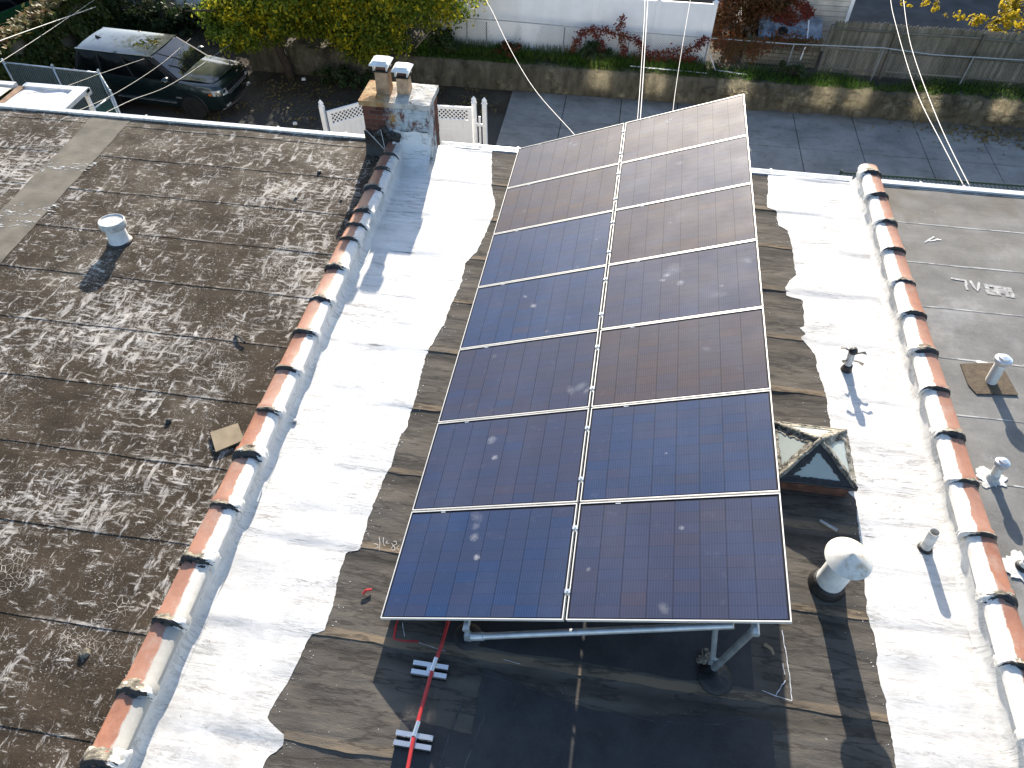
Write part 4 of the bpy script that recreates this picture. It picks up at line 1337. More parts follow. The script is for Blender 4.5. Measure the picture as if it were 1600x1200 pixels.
#CONT
# ================================================================== back yards
def leaf_mesh(m, c, rad, n, size, seed, shell=.35, zmin=None, flat=0., keep=None):
    """leaf-sized faces in clumps through an ellipsoid"""
    rr = random.Random(seed)
    c = Vector(c)
    clumps = []
    nc = max(6, n // 70)
    for _ in range(nc):
        while True:
            d = Vector((rr.gauss(0, 1), rr.gauss(0, 1), rr.gauss(0, 1)))
            if d.length > .1: break
        d.normalize()
        q = (shell + (1 - shell) * rr.random() ** .6)
        wob = 1 + .38 * nz(d.x * 2.1 + seed, d.y * 2.1, d.z * 2.1)
        clumps.append((c + Vector((d.x * rad[0], d.y * rad[1], d.z * rad[2])) * q * wob, d))
    sc = min(rad) * .22
    for _ in range(n):
        cc, d = clumps[rr.randrange(nc)]
        p = cc + Vector((rr.gauss(0, sc), rr.gauss(0, sc), rr.gauss(0, sc * .7)))
        if zmin is not None and p.z < zmin: continue
        if keep and not keep(p): continue
        nn = (d * .7 + Vector((rr.uniform(-1, 1), rr.uniform(-1, 1), rr.uniform(-.3, 1.3)))).normalized()
        a = nn.orthogonal().normalized()
        a = Matrix.Rotation(rr.uniform(0, 6.28), 3, nn) @ a
        b = nn.cross(a)
        s = size * rr.uniform(.6, 1.4)
        k = len(m.v)
        m.v += [tuple(p - a * s), tuple(p - b * s * .55 + nn * s * .12), tuple(p + a * s), tuple(p + b * s * .55 + nn * s * .12)]
        m.f.append((k, k + 1, k + 2, k + 3))
    return m

def limb(m, a, b, r0, r1, seed, n=7):
    a, b = Vector(a), Vector(b)
    P = []
    for i in range(n + 1):
        t = i / n
        w = (b - a).length * .05 * math.sin(math.pi * t)
        P.append(a + (b - a) * t + Vector((nz(seed, t * 3) * w * 2, nz(seed + 5, t * 3) * w * 2, 0)))
    m.tube(P, [r0 + (r1 - r0) * i / n for i in range(n + 1)], 8)

# --- big turning tree
tr = thing("tree", "large tree with yellowing green leaves overhanging the dark car's bonnet", "tree", (-9.5, 20.25, G))
m = MB()
limb(m, (-9.5, 20.25, G - .05), (-9.75, 20.3, -3.6), .17, .14, 1)
limb(m, (-9.75, 20.3, -3.6), (-9.0, 20.5, .4), .14, .06, 2)
m.build("trunk", 'bark', tr, smooth=True)
for k, (x, y, z) in enumerate(((-12.0, 19.6, -1.6), (-6.0, 20.8, -1.7), (-8.2, 19.0, -1.0), (-10.8, 21.8, -1.0), (-4.6, 21.2, -2.3), (-11.6, 18.6, -2.7), (-7.2, 22.2, -1.2))):
    m = MB()
    limb(m, (-9.72, 20.32, -3.5 + .25 * (k % 4)), (x, y, z), .075, .02, 20 + k)
    m.build("limb", 'bark', tr, smooth=True)
m = MB()
leaf_mesh(m, (-8.3, 20.7, -2.3), (2.2, 1.9, 1.25), 20000, .062, 11)
leaf_mesh(m, (-10.6, 19.8, -3.15), (1.15, .9, .62), 9000, .06, 12)
leaf_mesh(m, (-10.5, 18.9, -3.5), (.7, .55, .5), 3000, .058, 13)
leaf_mesh(m, (-6.3, 20.8, -2.3), (2.4, 1.8, 1.4), 18000, .062, 14)
leaf_mesh(m, (-6.6, 20.1, -3.7), (1.3, .7, .8), 7000, .06, 15)
leaf_mesh(m, (-8.6, 20.6, -3.5), (.9, .7, .6), 4000, .06, 19)
leaf_mesh(m, (-4.4, 21.0, -2.5), (1.5, 1.3, 1.0), 6000, .06, 16)
leaf_mesh(m, (-9.9, 19.3, -3.4), (1.3, .7, .55), 3600, .06, 17)
m.build("crown", 'leaf_tree', tr)

# --- second trunk behind the hedge
th = thing("shrub", "dark thicket on the terrace behind the big tree", "shrub", (-7.6, 22.4, TER))
m = MB()
for k in range(8):
    leaf_mesh(m, (-10.8 + k * .95, 22.4 + .2 * (k % 2), TER + .75), (.8, .55, .95), 1700, .075, 140 + k, zmin=TER)
m.build("foliage", 'leaf_hedge', th)
for k in range(6):
    m = MB(); limb(m, (-10.4 + k * 1.1, 22.4, TER), (-10.2 + k * 1.1, 22.5, TER + 1.6), .04, .015, 150 + k); m.build("stem", 'bark', th)

t2 = thing("tree", "smaller tree with a dark trunk rising from the ivy behind the car", "tree", (-15.3, 23.2, G))
m = MB()
limb(m, (-15.3, 23.2, G - .1), (-15.35, 23.4, -1.2), .17, .10, 4)
m.build("trunk", 'bark', t2, smooth=True)
m = MB()
leaf_mesh(m, (-15.0, 23.6, -.6), (2.3, 1.9, 1.5), 5000, .085, 18)
m.build("crown", 'leaf_tree', t2)

# --- ivy covered fence along the left yard
iv = thing("ivy_fence", "tall fence buried in ivy running back beside the dark car", "fence", (-17.4, 19, G))
MB().bx((-17.52, 13.5, G), (-17.42, 25.5, G + 1.75)).build("fence_panel", 'wood_old', iv)
m = MB()
rr = random.Random(5)
for k in range(15000):
    y = rr.uniform(13.5, 25.4); z = G + 1.85 * rr.random() ** .8
    x = -17.33 + .30 * nz(y * 1.3, z * 1.6, 3) + rr.gauss(0, .08) + .35 * max(0, 1 - (z - G) / .9) * rr.random()
    if nz(y * .8, z * 1.4, 11) < -.34: continue
    nn = Vector((1, rr.uniform(-.8, .8), rr.uniform(-.4, 1.1))).normalized()
    a = Matrix.Rotation(rr.uniform(0, 6.28), 3, nn) @ nn.orthogonal().normalized(); b = nn.cross(a)
    s = .075 * rr.uniform(.6, 1.3); p = Vector((x, y, z)); q = len(m.v)
    m.v += [tuple(p - a * s), tuple(p - b * s * .7), tuple(p + a * s), tuple(p + b * s * .7)]
    m.f.append((q, q + 1, q + 2, q + 3))
m.build("ivy", 'leaf_ivy', iv)
m = MB()
for k in range(5200):
    y = rr.uniform(13.5, 25.4)
    x = -17.47 + rr.gauss(0, .17); z = G + 1.85 + .18 * nz(y * 1.6, 4) + abs(rr.gauss(0, .09))
    nn = Vector((rr.uniform(-.5, .8), rr.uniform(-.8, .8), 1)).normalized()
    a = Matrix.Rotation(rr.uniform(0, 6.28), 3, nn) @ nn.orthogonal().normalized(); b = nn.cross(a)
    s = .085 * rr.uniform(.6, 1.3); p = Vector((x, y, z)); q = len(m.v)
    m.v += [tuple(p - a * s), tuple(p - b * s * .7), tuple(p + a * s), tuple(p + b * s * .7)]
    m.f.append((q, q + 1, q + 2, q + 3))
m.build("ivy_top", 'leaf_ivytop', iv)

# --- hedge behind the car
hd = thing("hedge", "low dark ivy hedge along the back of the parking yard behind the car", "hedge", (-14.5, 23.2, G))
m = MB()
for k in range(9):
    leaf_mesh(m, (-18.3 + k * .95, 23.1 + .1 * (k % 3) - k * .05, G + .45), (.75, .5, .62 + .12 * (k % 2)), 1250, .07, 40 + k, zmin=G)
m.build("foliage", 'leaf_hedge', hd)
MB().bx((-19, 23.35, G), (-10.9, 23.6, G + .55)).build("bank", 'soil', hd)
t = thing("wall", "pale blue grey wall patch glimpsed above the hedge and left of the tree", "wall", (-14, 24.6, G))
MB().bx((-15.6, 24.6, G), (-11.5, 24.8, G + 1.25)).build("wall_body", 'pvc', t)

def chain_mesh(m, a, b, z0, z1, pitch=.065, r=.0022, skip=None):
    a, b = Vector(a), Vector(b)
    L = (b - a).length; d = (b - a).normalized()
    h = z1 - z0
    n = int(L / pitch)
    side = Vector((-d.y, d.x, 0)) * r
    for s in (1, -1):
        for i in range(-int(h / pitch), n + int(h / pitch)):
            # each wire broken in short pieces so gaps can be left
            steps = max(1, int(h / .12))
            for q in range(steps):
                za, zb = h * q / steps, h * (q + 1) / steps
                xa, xb = i * pitch + s * za, i * pitch + s * zb
                if min(xa, xb) < 0 or max(xa, xb) > L: continue
                mid = a + d * ((xa + xb) / 2)
                if skip and skip(mid.x, z0 + (za + zb) / 2): continue
                p0 = a + d * xa; p1 = a + d * xb
                p0.z, p1.z = z0 + za, z0 + zb
                up = Vector((d.x * r * -s, d.y * r * -s, r))
                k = len(m.v)
                m.v += [tuple(p0 + side), tuple(p0 - side * .5 + up), tuple(p0 - side * .5 - up), tuple(p1 + side), tuple(p1 - side * .5 + up), tuple(p1 - side * .5 - up)]
                m.f += [(k, k + 1, k + 4, k + 3), (k + 1, k + 2, k + 5, k + 4), (k + 2, k, k + 3, k + 5)]
    return m
t = thing("chain_link_fence", "grey chain link fence above the hedge in the back left yard", "fence", (-17, 23.9, G))
for x in (-18.6, -16.9, -15.2):
    MB().tube([(x, 23.9, G), (x, 23.9, G + 1.6)], .025, 8).build("post", 'wire_grey', t)
MB().tube([(-18.6, 23.9, G + 1.6), (-15.2, 23.9, G + 1.6)], .02, 8).build("top_rail", 'wire_grey', t)
tag(chain_mesh(MB(), (-18.6, 23.9, 0), (-15.2, 23.9, 0), G + .5, G + 1.6, .09, .004).build("wire_mesh", 'wire_grey', t), kind='stuff')

# --- green slatted chain link enclosure on the left
ge = thing("chain_link_fence", "chain link enclosure with green privacy slats beside the dark car", "fence", (-14.5, 15.5, G))
Z1 = -3.6
seq = [(-16.6, 16.35), (-13.45, 16.18), (-12.50, 15.12), (-12.50, 14.05), (-11.45, 14.05)]
for i, (x, y) in enumerate(seq[:3] + [(-14.95, 16.26), (-12.52, 14.1)]):
    MB().tube([(x, y, G), (x, y, Z1 + .06)], .032, 10).build("post", 'galv', ge, smooth=True)
    MB().lathe([(.04, 0), (.042, .03), (.02, .06), (.003, .07)], (x, y, Z1 + .05), n=10).build("post_cap", 'galv', ge, smooth=True)
for a, b in ((0, 1), (1, 2)):
    A, B_ = seq[a], seq[b]
    MB().tube([(A[0], A[1], Z1), (B_[0], B_[1], Z1)], .024, 10).build("top_rail", 'galv', ge, smooth=True)
    m = MB()
    d = Vector((B_[0] - A[0], B_[1] - A[1], 0)); L = d.length; d.normalize()
    n = int(L / .072)
    for i in range(n):
        if rnd.random() < .03: continue
        p = Vector((A[0], A[1], 0)) + d * (i + .5) * .072
        ht = Z1 - .05 - G - rnd.uniform(0, .05)
        rot = Matrix.Rotation(math.atan2(d.y, d.x) + rnd.uniform(-.15, .15), 3, 'Z') @ Matrix.Rotation(rnd.uniform(-.02, .02), 3, 'Y')
        m.box((p.x, p.y, G + ht / 2 + .02), (.062, .008, ht), rot)
    tag(m.build("privacy_slats", 'green_slat', ge), kind='stuff')
    tag(chain_mesh(MB(), (A[0] - d.y * -.012, A[1] - d.x * .012, 0), (B_[0], B_[1] - .012, 0), G + .1, Z1, .07, .003).build("wire_mesh", 'wire_grey', ge), kind='stuff')
# open gate leaf of the enclosure, swung towards the house
gl = thing("fence_gate", "slatted chain link gate leaf swung open beside the white awning", "gate", (-12.5, 14.1, G))
A = Vector((-12.50, 15.02, 0)); B2 = Vector((-12.68, 13.75, 0))
MB().tube([(A.x, A.y, Z1 - .05), (B2.x, B2.y, Z1 - .05)], .024, 10).build("top_rail", 'galv', gl, smooth=True)
MB().tube([(A.x, A.y, G + .05), (A.x, A.y, Z1 - .05)], .024, 10).build("stile", 'galv', gl, smooth=True)
MB().tube([(B2.x, B2.y, G + .05), (B2.x, B2.y, Z1 - .05)], .024, 10).build("stile", 'galv', gl, smooth=True)
m = MB(); d = (B2 - A).normalized(); L = (B2 - A).length
for i in range(int(L / .072)):
    p = A + d * (i + .5) * .072
    m.box((p.x, p.y, (G + Z1) / 2), (.062, .008, Z1 - G - .12), Matrix.Rotation(math.atan2(d.y, d.x) + rnd.uniform(-.1, .1), 3, 'Z'))
tag(m.build("privacy_slats", 'green_slat', gl), kind='stuff')

# --- awnings behind the left house
aw = thing("awning", "white sheet awning behind the left house with a grey edge strip", "awning", (-12.5, 12.5, -2.6))
def af(u, v, x0=-13.42, x1=-11.73):
    y = 8.3 + 5.05 * v
    return (x0 + (x1 - x0) * u + .0 * v, y + .1 * u * v, -2.35 - .25 * v + .012 * math.sin(u * 6.28 * 2) + .015 * nz(u * 4, v * 6))
m = MB().grid(af, 30, 40)
m.build("sheet", 'awn', aw, smooth=True)
MB().bx((-12.02, 8.4, -2.60), (-11.70, 13.42, -2.50)).build("edge_strip", 'gutter', aw)
MB().bx((-13.45, 13.28, -2.68), (-11.70, 13.46, -2.53)).build("front_rail", 'gutter', aw)
MB().bx((-13.58, 8.4, -2.66), (-13.40, 13.30, -2.555)).build("side_beam", 'awn_brown', aw)
for x in (-13.4, -11.8):
    MB().bx((x - .04, 13.3, G), (x + .04, 13.38, -2.66)).build("post", 'pvc', aw)
aw2 = thing("awning", "cream awning section at the far left edge of the photo", "awning", (-15, 12.5, -2.6))
m = MB().grid(lambda u, v: (-16.5 + 2.85 * u, 8.3 + 5.0 * v, -2.30 - .25 * v + .01 * nz(u * 5, v * 5)), 20, 30)
m.build("sheet", 'shed', aw2, smooth=True)
MB().bx((-16.5, 13.22, -2.63), (-13.66, 13.38, -2.50)).build("front_rail", 'awn', aw2)

# --- cars
def loft(secs, cap=True):
    m = MB()
    n = len(secs[0])
    vs = [p for s in secs for p in s]
    fs = []
    for i in range(len(secs) - 1):
        for k in range(n - 1):
            fs.append((i * n + k, i * n + k + 1, (i + 1) * n + k + 1, (i + 1) * n + k))
    fs.append(tuple(range(n - 1, -1, -1)))
    fs.append(tuple((len(secs) - 1) * n + k for k in range(n)))
    return m.add(vs, fs)

def make_car(label, paint, loc, rot, group=None):
    t = thing("parked_car", label, "car", loc, group)
    t.rotation_euler = (0, 0, rot)
    L = dict(parent=t, local=True)
    S = []
    for (x, zb, wb, wm, zm, wt, zt) in ((-2.50, .55, .70, .84, .80, .76, 1.02), (-2.46, .40, .80, .93, .80, .86, 1.08), (-2.30, .32, .88, .985, .82, .93, 1.13), (-1.9, .30, .90, 1.0, .82, .955, 1.15), (-1.0, .30, .90, 1.0, .82, .96, 1.16), (0, .30, .90, 1.0, .82, .96, 1.17), (.9, .30, .90, 1.0, .82, .95, 1.18), (1.3, .30, .90, 1.0, .84, .93, 1.18), (1.8, .30, .88, .99, .84, .90, 1.15), (2.15, .32, .85, .97, .84, .88, 1.14), (2.36, .36, .81, .93, .82, .83, 1.10), (2.46, .42, .76, .88, .78, .77, 1.04), (2.51, .50, .70, .80, .72, .70, .93)):
        S.append([(x, -wb, zb), (x, -wm + .02, zb + .15), (x, -wm, zm), (x, -wm + .012, zt - .14), (x, -wt, zt - .02), (x, -wt + .08, zt), (x, 0, zt + .025), (x, wt - .08, zt), (x, wt, zt - .02), (x, wm - .012, zt - .14), (x, wm, zm), (x, wm - .02, zb + .15), (x, wb, zb)])
    loft(S).build("body", paint, smooth=True, edge=38, **L)
    # bonnet sheet with two creases, a few millimetres proud
    def hood(u, v):
        x = 1.18 + 1.12 * u - .10 * (abs(v - .5) * 2) ** 2 * u
        w = (.83 - .10 * u)
        y = (v * 2 - 1) * w
        z = 1.215 - .015 * u - .055 * u ** 3 + .02 * (1 - (2 * v - 1) ** 2)
        z += .012 * (1 if abs(2 * v - 1) < .62 else 0)
        return (x, y, z)
    MB().grid(hood, 14, 20).build("bonnet", paint, smooth=True, edge=40, **L)
    # cabin
    bx0, bx1, tx0, tx1, wb_, wt_, zb_, zt_ = -2.40, 1.22, -2.16, .36, .93, .735, 1.14, 1.78
    c = [(bx0, -wb_, zb_), (bx1, -wb_, zb_), (bx1, wb_, zb_), (bx0, wb_, zb_), (tx0, -wt_, zt_), (tx1, -wt_, zt_), (tx1, wt_, zt_), (tx0, wt_, zt_)]
    MB().add(c, [(0, 1, 5, 4), (1, 2, 6, 5), (2, 3, 7, 6), (3, 0, 4, 7), (4, 5, 6, 7)]).build("cabin", 'black_trim', **L)
    def quad(pts, off, name, mat):
        P = [Vector(p) for p in pts]
        nn = (P[1] - P[0]).cross(P[3] - P[0]).normalized()
        # subdivide with a slight bulge
        def f(u, v):
            a = P[0].lerp(P[1], u); b = P[3].lerp(P[2], u)
            return tuple(a.lerp(b, v) + nn * (off + .025 * math.sin(math.pi * u) * math.sin(math.pi * v)))
        MB().grid(f, 10, 6).build(name, mat, smooth=True, **L)
    def side(s, a, b, name):
        def at(fx, fz):
            x = (bx0 + (bx1 - bx0) * fx) * (1 - fz) + (tx0 + (tx1 - tx0) * fx) * fz
            return (x, s * (wb_ + (wt_ - wb_) * fz), zb_ + (zt_ - zb_) * fz)
        q = [at(a, .06), at(b, .06), at(b, .95), at(a, .95)]
        if s > 0: q = [q[1], q[0], q[3], q[2]]
        quad(q, .006, name, 'glass_side')
    for s in (-1, 1):
        for a, b in ((.03, .25), (.275, .56), (.585, .93)):
            side(s, a, b, "side_window")
    quad([(bx1 - .02, -.84, zb_ + .03), (bx1 - .02, .84, zb_ + .03), (tx1 + .02, .69, zt_ - .01), (tx1 + .02, -.69, zt_ - .01)], .008, "windscreen", 'glass_dark')
    quad([(bx0 + .01, .84, zb_ + .03), (bx0 + .01, -.84, zb_ + .03), (tx0, -.60, zt_ - .03), (tx0, .60, zt_ - .03)], .008, "rear_window", 'glass_dark')
    def roof(u, v):
        x = -2.20 + 2.60 * u; y = (2 * v - 1)
        e = max(abs(y), abs(2 * u - 1))
        z = 1.792 + .040 * (1 - abs(y) ** 3) * (1 - .5 * abs(2 * u - 1) ** 4)
        return (x - .06 * y * y * (1 if u > .5 else -1), y * (.775 - .02 * abs(2 * u - 1)), z)
    rf = MB().grid(roof, 26, 14).build("roof", paint, smooth=True, **L)
    m = MB()
    m.bx((-2.2, -.765, 1.755), (.38, -.70, 1.794)).bx((-2.2, .70, 1.755), (.38, .765, 1.794)).build("roof_edge", paint, **L)
    sp = MB().grid(lambda u, v: (-.75 + .95 * u, -.46 + .92 * v, 1.834 - .018 * (abs(2 * v - 1)) ** 3 - .012 * (1 if u > .98 or u < .02 else 0)), 6, 10)
    sp.build("sunroof", 'glass_dark', smooth=True, **L)
    for x in (-1.9, -1.25, -.8, .24):
        MB().add([(x - .006, -.64, 1.806), (x + .006, -.64, 1.806), (x + .006, 0, 1.838), (x - .006, 0, 1.838), (x + .006, .64, 1.806), (x - .006, .64, 1.806)], [(0, 1, 2, 3), (3, 2, 4, 5)]).build("roof_seam", 'black_trim', **L)
    MB().add([(-1.95, -.035, 1.81), (-1.70, -.01, 1.815), (-1.70, .01, 1.815), (-1.95, .035, 1.81), (-1.93, 0, 1.90)], [(0, 1, 4), (1, 2, 4), (2, 3, 4), (3, 0, 4)]).build("antenna_fin", 'black_trim', **L)
    for s in (-1, 1):
        for x in (-1.46, 1.46):
            ty = MB().lathe([(.26, -.135), (.37, -.13), (.395, -.09), (.395, .09), (.37, .13), (.26, .135)], (x, s * .885, .395), (0, 1, 0), 28).build("wheel", 'tyre', smooth=True, edge=40, **L)
            m = MB().lathe([(.02, .13 * s), (.26, .11 * s), (.275, .136 * s), (.25, .138 * s)], (x, s * .885, .395), (0, 1, 0), 28)
            for k in range(10):
                a = k * math.pi / 5
                m.box((x + .14 * math.cos(a), s * (.885 + .132), .395 + .14 * math.sin(a)), (.24, .02, .035), Matrix.Rotation(-a, 3, 'Y'))
            m.build("rim", 'rim', parent=t, local=True)
            def arch(u, v, x=x, s=s):
                a = math.pi * (1.12 * u - .06)
                r = .42 + .06 * v
                return (x + r * math.cos(a), s * (.985 + .022 * (1 - abs(2 * v - 1))), .40 + r * math.sin(a))
            MB().grid(arch, 20, 3).build("wheel_arch", 'black_trim', **L)
        def lampf(u, v, s=s):
            y = .58 + .38 * u
            tab = [(.58, 2.545), (.70, 2.53), (.80, 2.50), (.88, 2.445), (.93, 2.37), (.965, 2.22)]
            x = tab[-1][1]
            for (ya, xa), (yb_, xb) in zip(tab, tab[1:]):
                if ya <= y <= yb_: x = xa + (xb - xa) * (y - ya) / (yb_ - ya); break
            return (x - .05 * v, s * (y - .0 * v), .82 + .16 * v + .04 * u)
        MB().grid(lampf, 8, 4).build("headlight", 'lamp', smooth=True, **L)
        MB().box((2.16, s * .975, .90), (.10, .02, .06)).build("side_marker", 'orange', **L)
        mr = MB().lathe([(.02, -.12), (.09, -.10), (.11, 0), (.09, .10), (.02, .12)], (.86, s * 1.08, 1.25), (0, 1, .1), 14).build("mirror", paint, smooth=True, **L)
        MB().box((-.1, s * 1.003, .52), (2.05, .016, .03)).build("sill_trim", 'chrome', **L)
        MB().box((1.06, s * 1.0, .70), (.20, .012, .045)).build("side_vent", 'chrome', **L)
        for x in (-.95, .25):
            MB().box((x, s * .998, .98), (.19, .03, .03)).build("door_handle", paint, **L)
        for x in (-1.22, -.12, 1.02):
            MB().box((x, s * .999, .76), (.010, .012, .62)).build("door_gap", 'black_trim', **L)
        MB().box((2.46, s * .66, .50), (.12, .20, .05)).build("fog_lamp", 'lamp', **L)
    m = MB()
    for k in range(4):
        m.box((2.545 - .016 * k, 0, (.79 + .056 * k)), (.03, 1.12 - .04 * k, .024))
    m.build("grille_bars", 'chrome', **L)
    MB().box((2.505, 0, .88), (.05, 1.16, .24)).build("grille", 'black_trim', **L)
    MB().box((2.54, 0, .58), (.012, .50, .11)).build("number_plate", 'rim', **L)
    def bump(u, v):
        y = (2 * u - 1) * .90
        return (2.55 - .16 * abs(2 * u - 1) ** 2.6 + .01 * v, y, .40 + .035 * v)
    MB().grid(bump, 24, 1).build("bumper_trim", 'chrome', **L)
    for s in (-1, 1):
        MB().box((-2.47, s * .80, 1.0), (.05, .14, .30)).build("tail_light", 'red', **L)
    return t
make_car("dark green boxy SUV with chrome sill parked under the yellowing tree", 'car_green', (-12.80, 18.17, G), R(-4.1))
make_car("bright green car at the top left corner behind the ivy fence", 'car_green2', (-20.4, 22.0, G + .1), R(68))

# --- white vinyl gates behind the chimney
def picket_post(t, x, y, ztop):
    MB().bx((x - .06, y - .06, G), (x + .06, y + .06, ztop - .12)).build("post", 'pvc', t)
    MB().lathe([(.085, 0), (.085, .03), (.055, .04), (.075, .09), (.06, .13), (.003, .20)], (x, y, ztop - .12), n=4).build("post_cap", 'pvc', t)
def vinyl_gate(label, A, B, posts, inset):
    A, B = Vector((A[0], A[1], 0)), Vector((B[0], B[1], 0))
    t = thing("vinyl_gate", label, "gate", (A.x, A.y, G))
    d = (B - A).normalized(); L = (B - A).length
    rot = Matrix.Rotation(math.atan2(d.y, d.x), 3, 'Z')
    def bar(s0, s1, z0, z1, th, name, mat='pvc'):
        c = A + d * ((s0 + s1) / 2)
        return MB().box((c.x, c.y, (z0 + z1) / 2), (s1 - s0, th, z1 - z0), rot).build(name, mat, t)
    zt = -3.68
    bar(0, L, zt - .09, zt, .06, "top_rail")
    bar(0, L, zt - .47, zt - .39, .06, "middle_rail")
    bar(0, L, G + .10, G + .2, .06, "bottom_rail")
    bar(0, .10, G + .2, zt - .09, .055, "stile")
    bar(L - .10, L, G + .2, zt - .09, .055, "stile")
    n = int((L - .2) / .16)
    for i in range(n):
        s0 = .10 + (L - .2) * i / n
        bar(s0 + .002, .10 + (L - .2) * (i + 1) / n - .002, G + .2, zt - .47, .03 + .003 * (i % 2), "board")
    if inset:
        m = MB()
        for (s0, s1, z0, z1) in ((.45, L - .45, zt - .72, zt - .69), (.45, .48, G + .5, zt - .72), (L - .48, L - .45, G + .5, zt - .72)):
            c = A + d * ((s0 + s1) / 2)
            m.box((c.x, c.y, (z0 + z1) / 2), (s1 - s0, .05, z1 - z0), rot)
        m.build("inset_moulding", 'pvc', t)
    m = MB()
    z0, z1 = zt - .39, zt - .09
    h = z1 - z0
    for s in (1, -1):
        k = -h
        while k < L:
            a0, a1 = k, k + h
            za, zb = (z0, z1) if s > 0 else (z1, z0)
            lo = max(a0, .1); hi = min(a1, L - .1)
            if hi - lo > .02:
                zl = za + (zb - za) * (lo - a0) / h; zh = za + (zb - za) * (hi - a0) / h
                p0 = A + d * lo; p1 = A + d * hi
                off = Vector((-d.y, d.x, 0)) * (.006 * s)
                vx = Vector((p0.x, p0.y, zl)) + off; vy = Vector((p1.x, p1.y, zh)) + off
                dd = (vy - vx).normalized(); nn = dd.cross(Vector((-d.y, d.x, 0))).normalized() * .0145
                th = Vector((-d.y, d.x, 0)) * .004
                q = [vx + nn - th, vx - nn - th, vy - nn - th, vy + nn - th, vx + nn + th, vx - nn + th, vy - nn + th, vy + nn + th]
                m.add(q, [(0, 3, 2, 1), (4, 5, 6, 7), (0, 1, 5, 4), (2, 3, 7, 6), (0, 4, 7, 3), (1, 2, 6, 5)])
            k += .118
    tag(m.build("lattice", 'pvc', t), kind='stuff')
    for p in posts: picket_post(t, *p)
    return t
vinyl_gate("white vinyl gate leaf with lattice top, left of the chimney", (-6.27, 15.25), (-4.85, 16.42), [(-6.42, 15.32, -3.46)], False)
vinyl_gate("white vinyl gate leaf with lattice top, right of the chimney", (-4.55, 16.02), (-2.38, 16.10), [(-2.33, 16.24, -3.50)], True)
t = thing("vinyl_post", "lone white vinyl post with pointed cap right of the gates", "post", (-2.03, 16.22, G))
picket_post(t, -2.03, 16.22, -3.50)
MB().bx((-2.30, 16.20, -4.30), (-2.05, 16.24, -4.22)).build("rail", 'pvc', t)
MB().bx((-2.20, 16.17, G), (-2.14, 16.2, -3.98)).build("picket", 'pvc', t)

# --- white vinyl privacy fence on the terrace
wf = thing("vinyl_fence", "tall white vinyl privacy fence at the back of the terrace", "fence", (0, 21.75, TER))
yb = lambda x: 21.72 - .0 * x
for x in (-4.4, -1.85, .75, 2.55, 4.28):
    MB().bx((x - .065, 21.70, TER - .05), (x + .065, 21.83, -2.70)).build("post", 'pvc', wf)
    MB().lathe([(.10, 0), (.10, .03), (.003, .09)], (x, 21.765, -2.70), n=4).build("post_cap", 'pvc', wf)
for a, b in ((-4.4, -1.85), (-1.85, .75), (.75, 2.55), (2.55, 4.28)):
    MB().bx((a + .066, 21.735, -2.86), (b - .066, 21.795, -2.74)).build("top_rail", 'pvc', wf)
    MB().bx((a + .066, 21.735, TER + .02), (b - .066, 21.795, TER + .16)).build("bottom_rail", 'pvc', wf)
    n = int((b - a - .13) / .165)
    for i in range(n):
        p = a + .066 + (b - a - .132) * i / n
        q = a + .066 + (b - a - .132) * (i + 1) / n
        MB().bx((p - .004, 21.748 + .005 * (i % 2), TER + .15), (q + .004, 21.776 + .005 * (i % 2), -2.85)).build("board", 'pvc', wf)

# --- terrace chain link fence
cl = thing("chain_link_fence", "sagging chain link fence along the top of the retaining wall", "fence", (4, 21.3, TER))
cy = lambda x: 21.36
def hgap(x, z):
    for (c, w) in ((-2.35, .55), (-1.45, .35)):
        if abs(x - c) < w * (.3 + .7 * (z - TER) / 1.05): return True
    return False
MB().tube([(-5.6, 21.38, TER + 1.08), (-2, 21.36, TER + 1.09), (.35, 21.36, TER + 1.04)], .02, 8).build("top_rail", 'wire_grey', cl)
MB().tube([(.35, 21.36, TER + 1.04), (4.23, 21.36, TER + 1.0), (6.8, 21.36, TER + .99), (9.5, 21.33, TER + 1.08), (11, 21.33, TER + .98), (14.5, 21.36, TER + 1.0), (18, 21.4, TER + 1.05)], .017, 8).build("top_rail", 'wire_grey', cl)
for x in (-5.6, -3.55, -2.9, -.35, .35, 1.75, 4.23, 6.83, 9.51, 12.17, 14.8, 17.4):
    MB().tube([(x, 21.36, TER - .05), (x + .03, 21.34, TER + 1.02)], .022, 8).build("post", 'galv_dark', cl)
tag(chain_mesh(MB(), (-5.6, 21.36, 0), (4.23, 21.36, 0), TER + .1, TER + 1.03, .075, .0026, hgap).build("wire_mesh", 'wire_grey', cl), kind='stuff')
tag(chain_mesh(MB(), (4.23, 21.36, 0), (17.4, 21.36, 0), TER + .1, TER + .98, .11, .0008).build("wire_mesh", 'galv_dark', cl), kind='stuff')

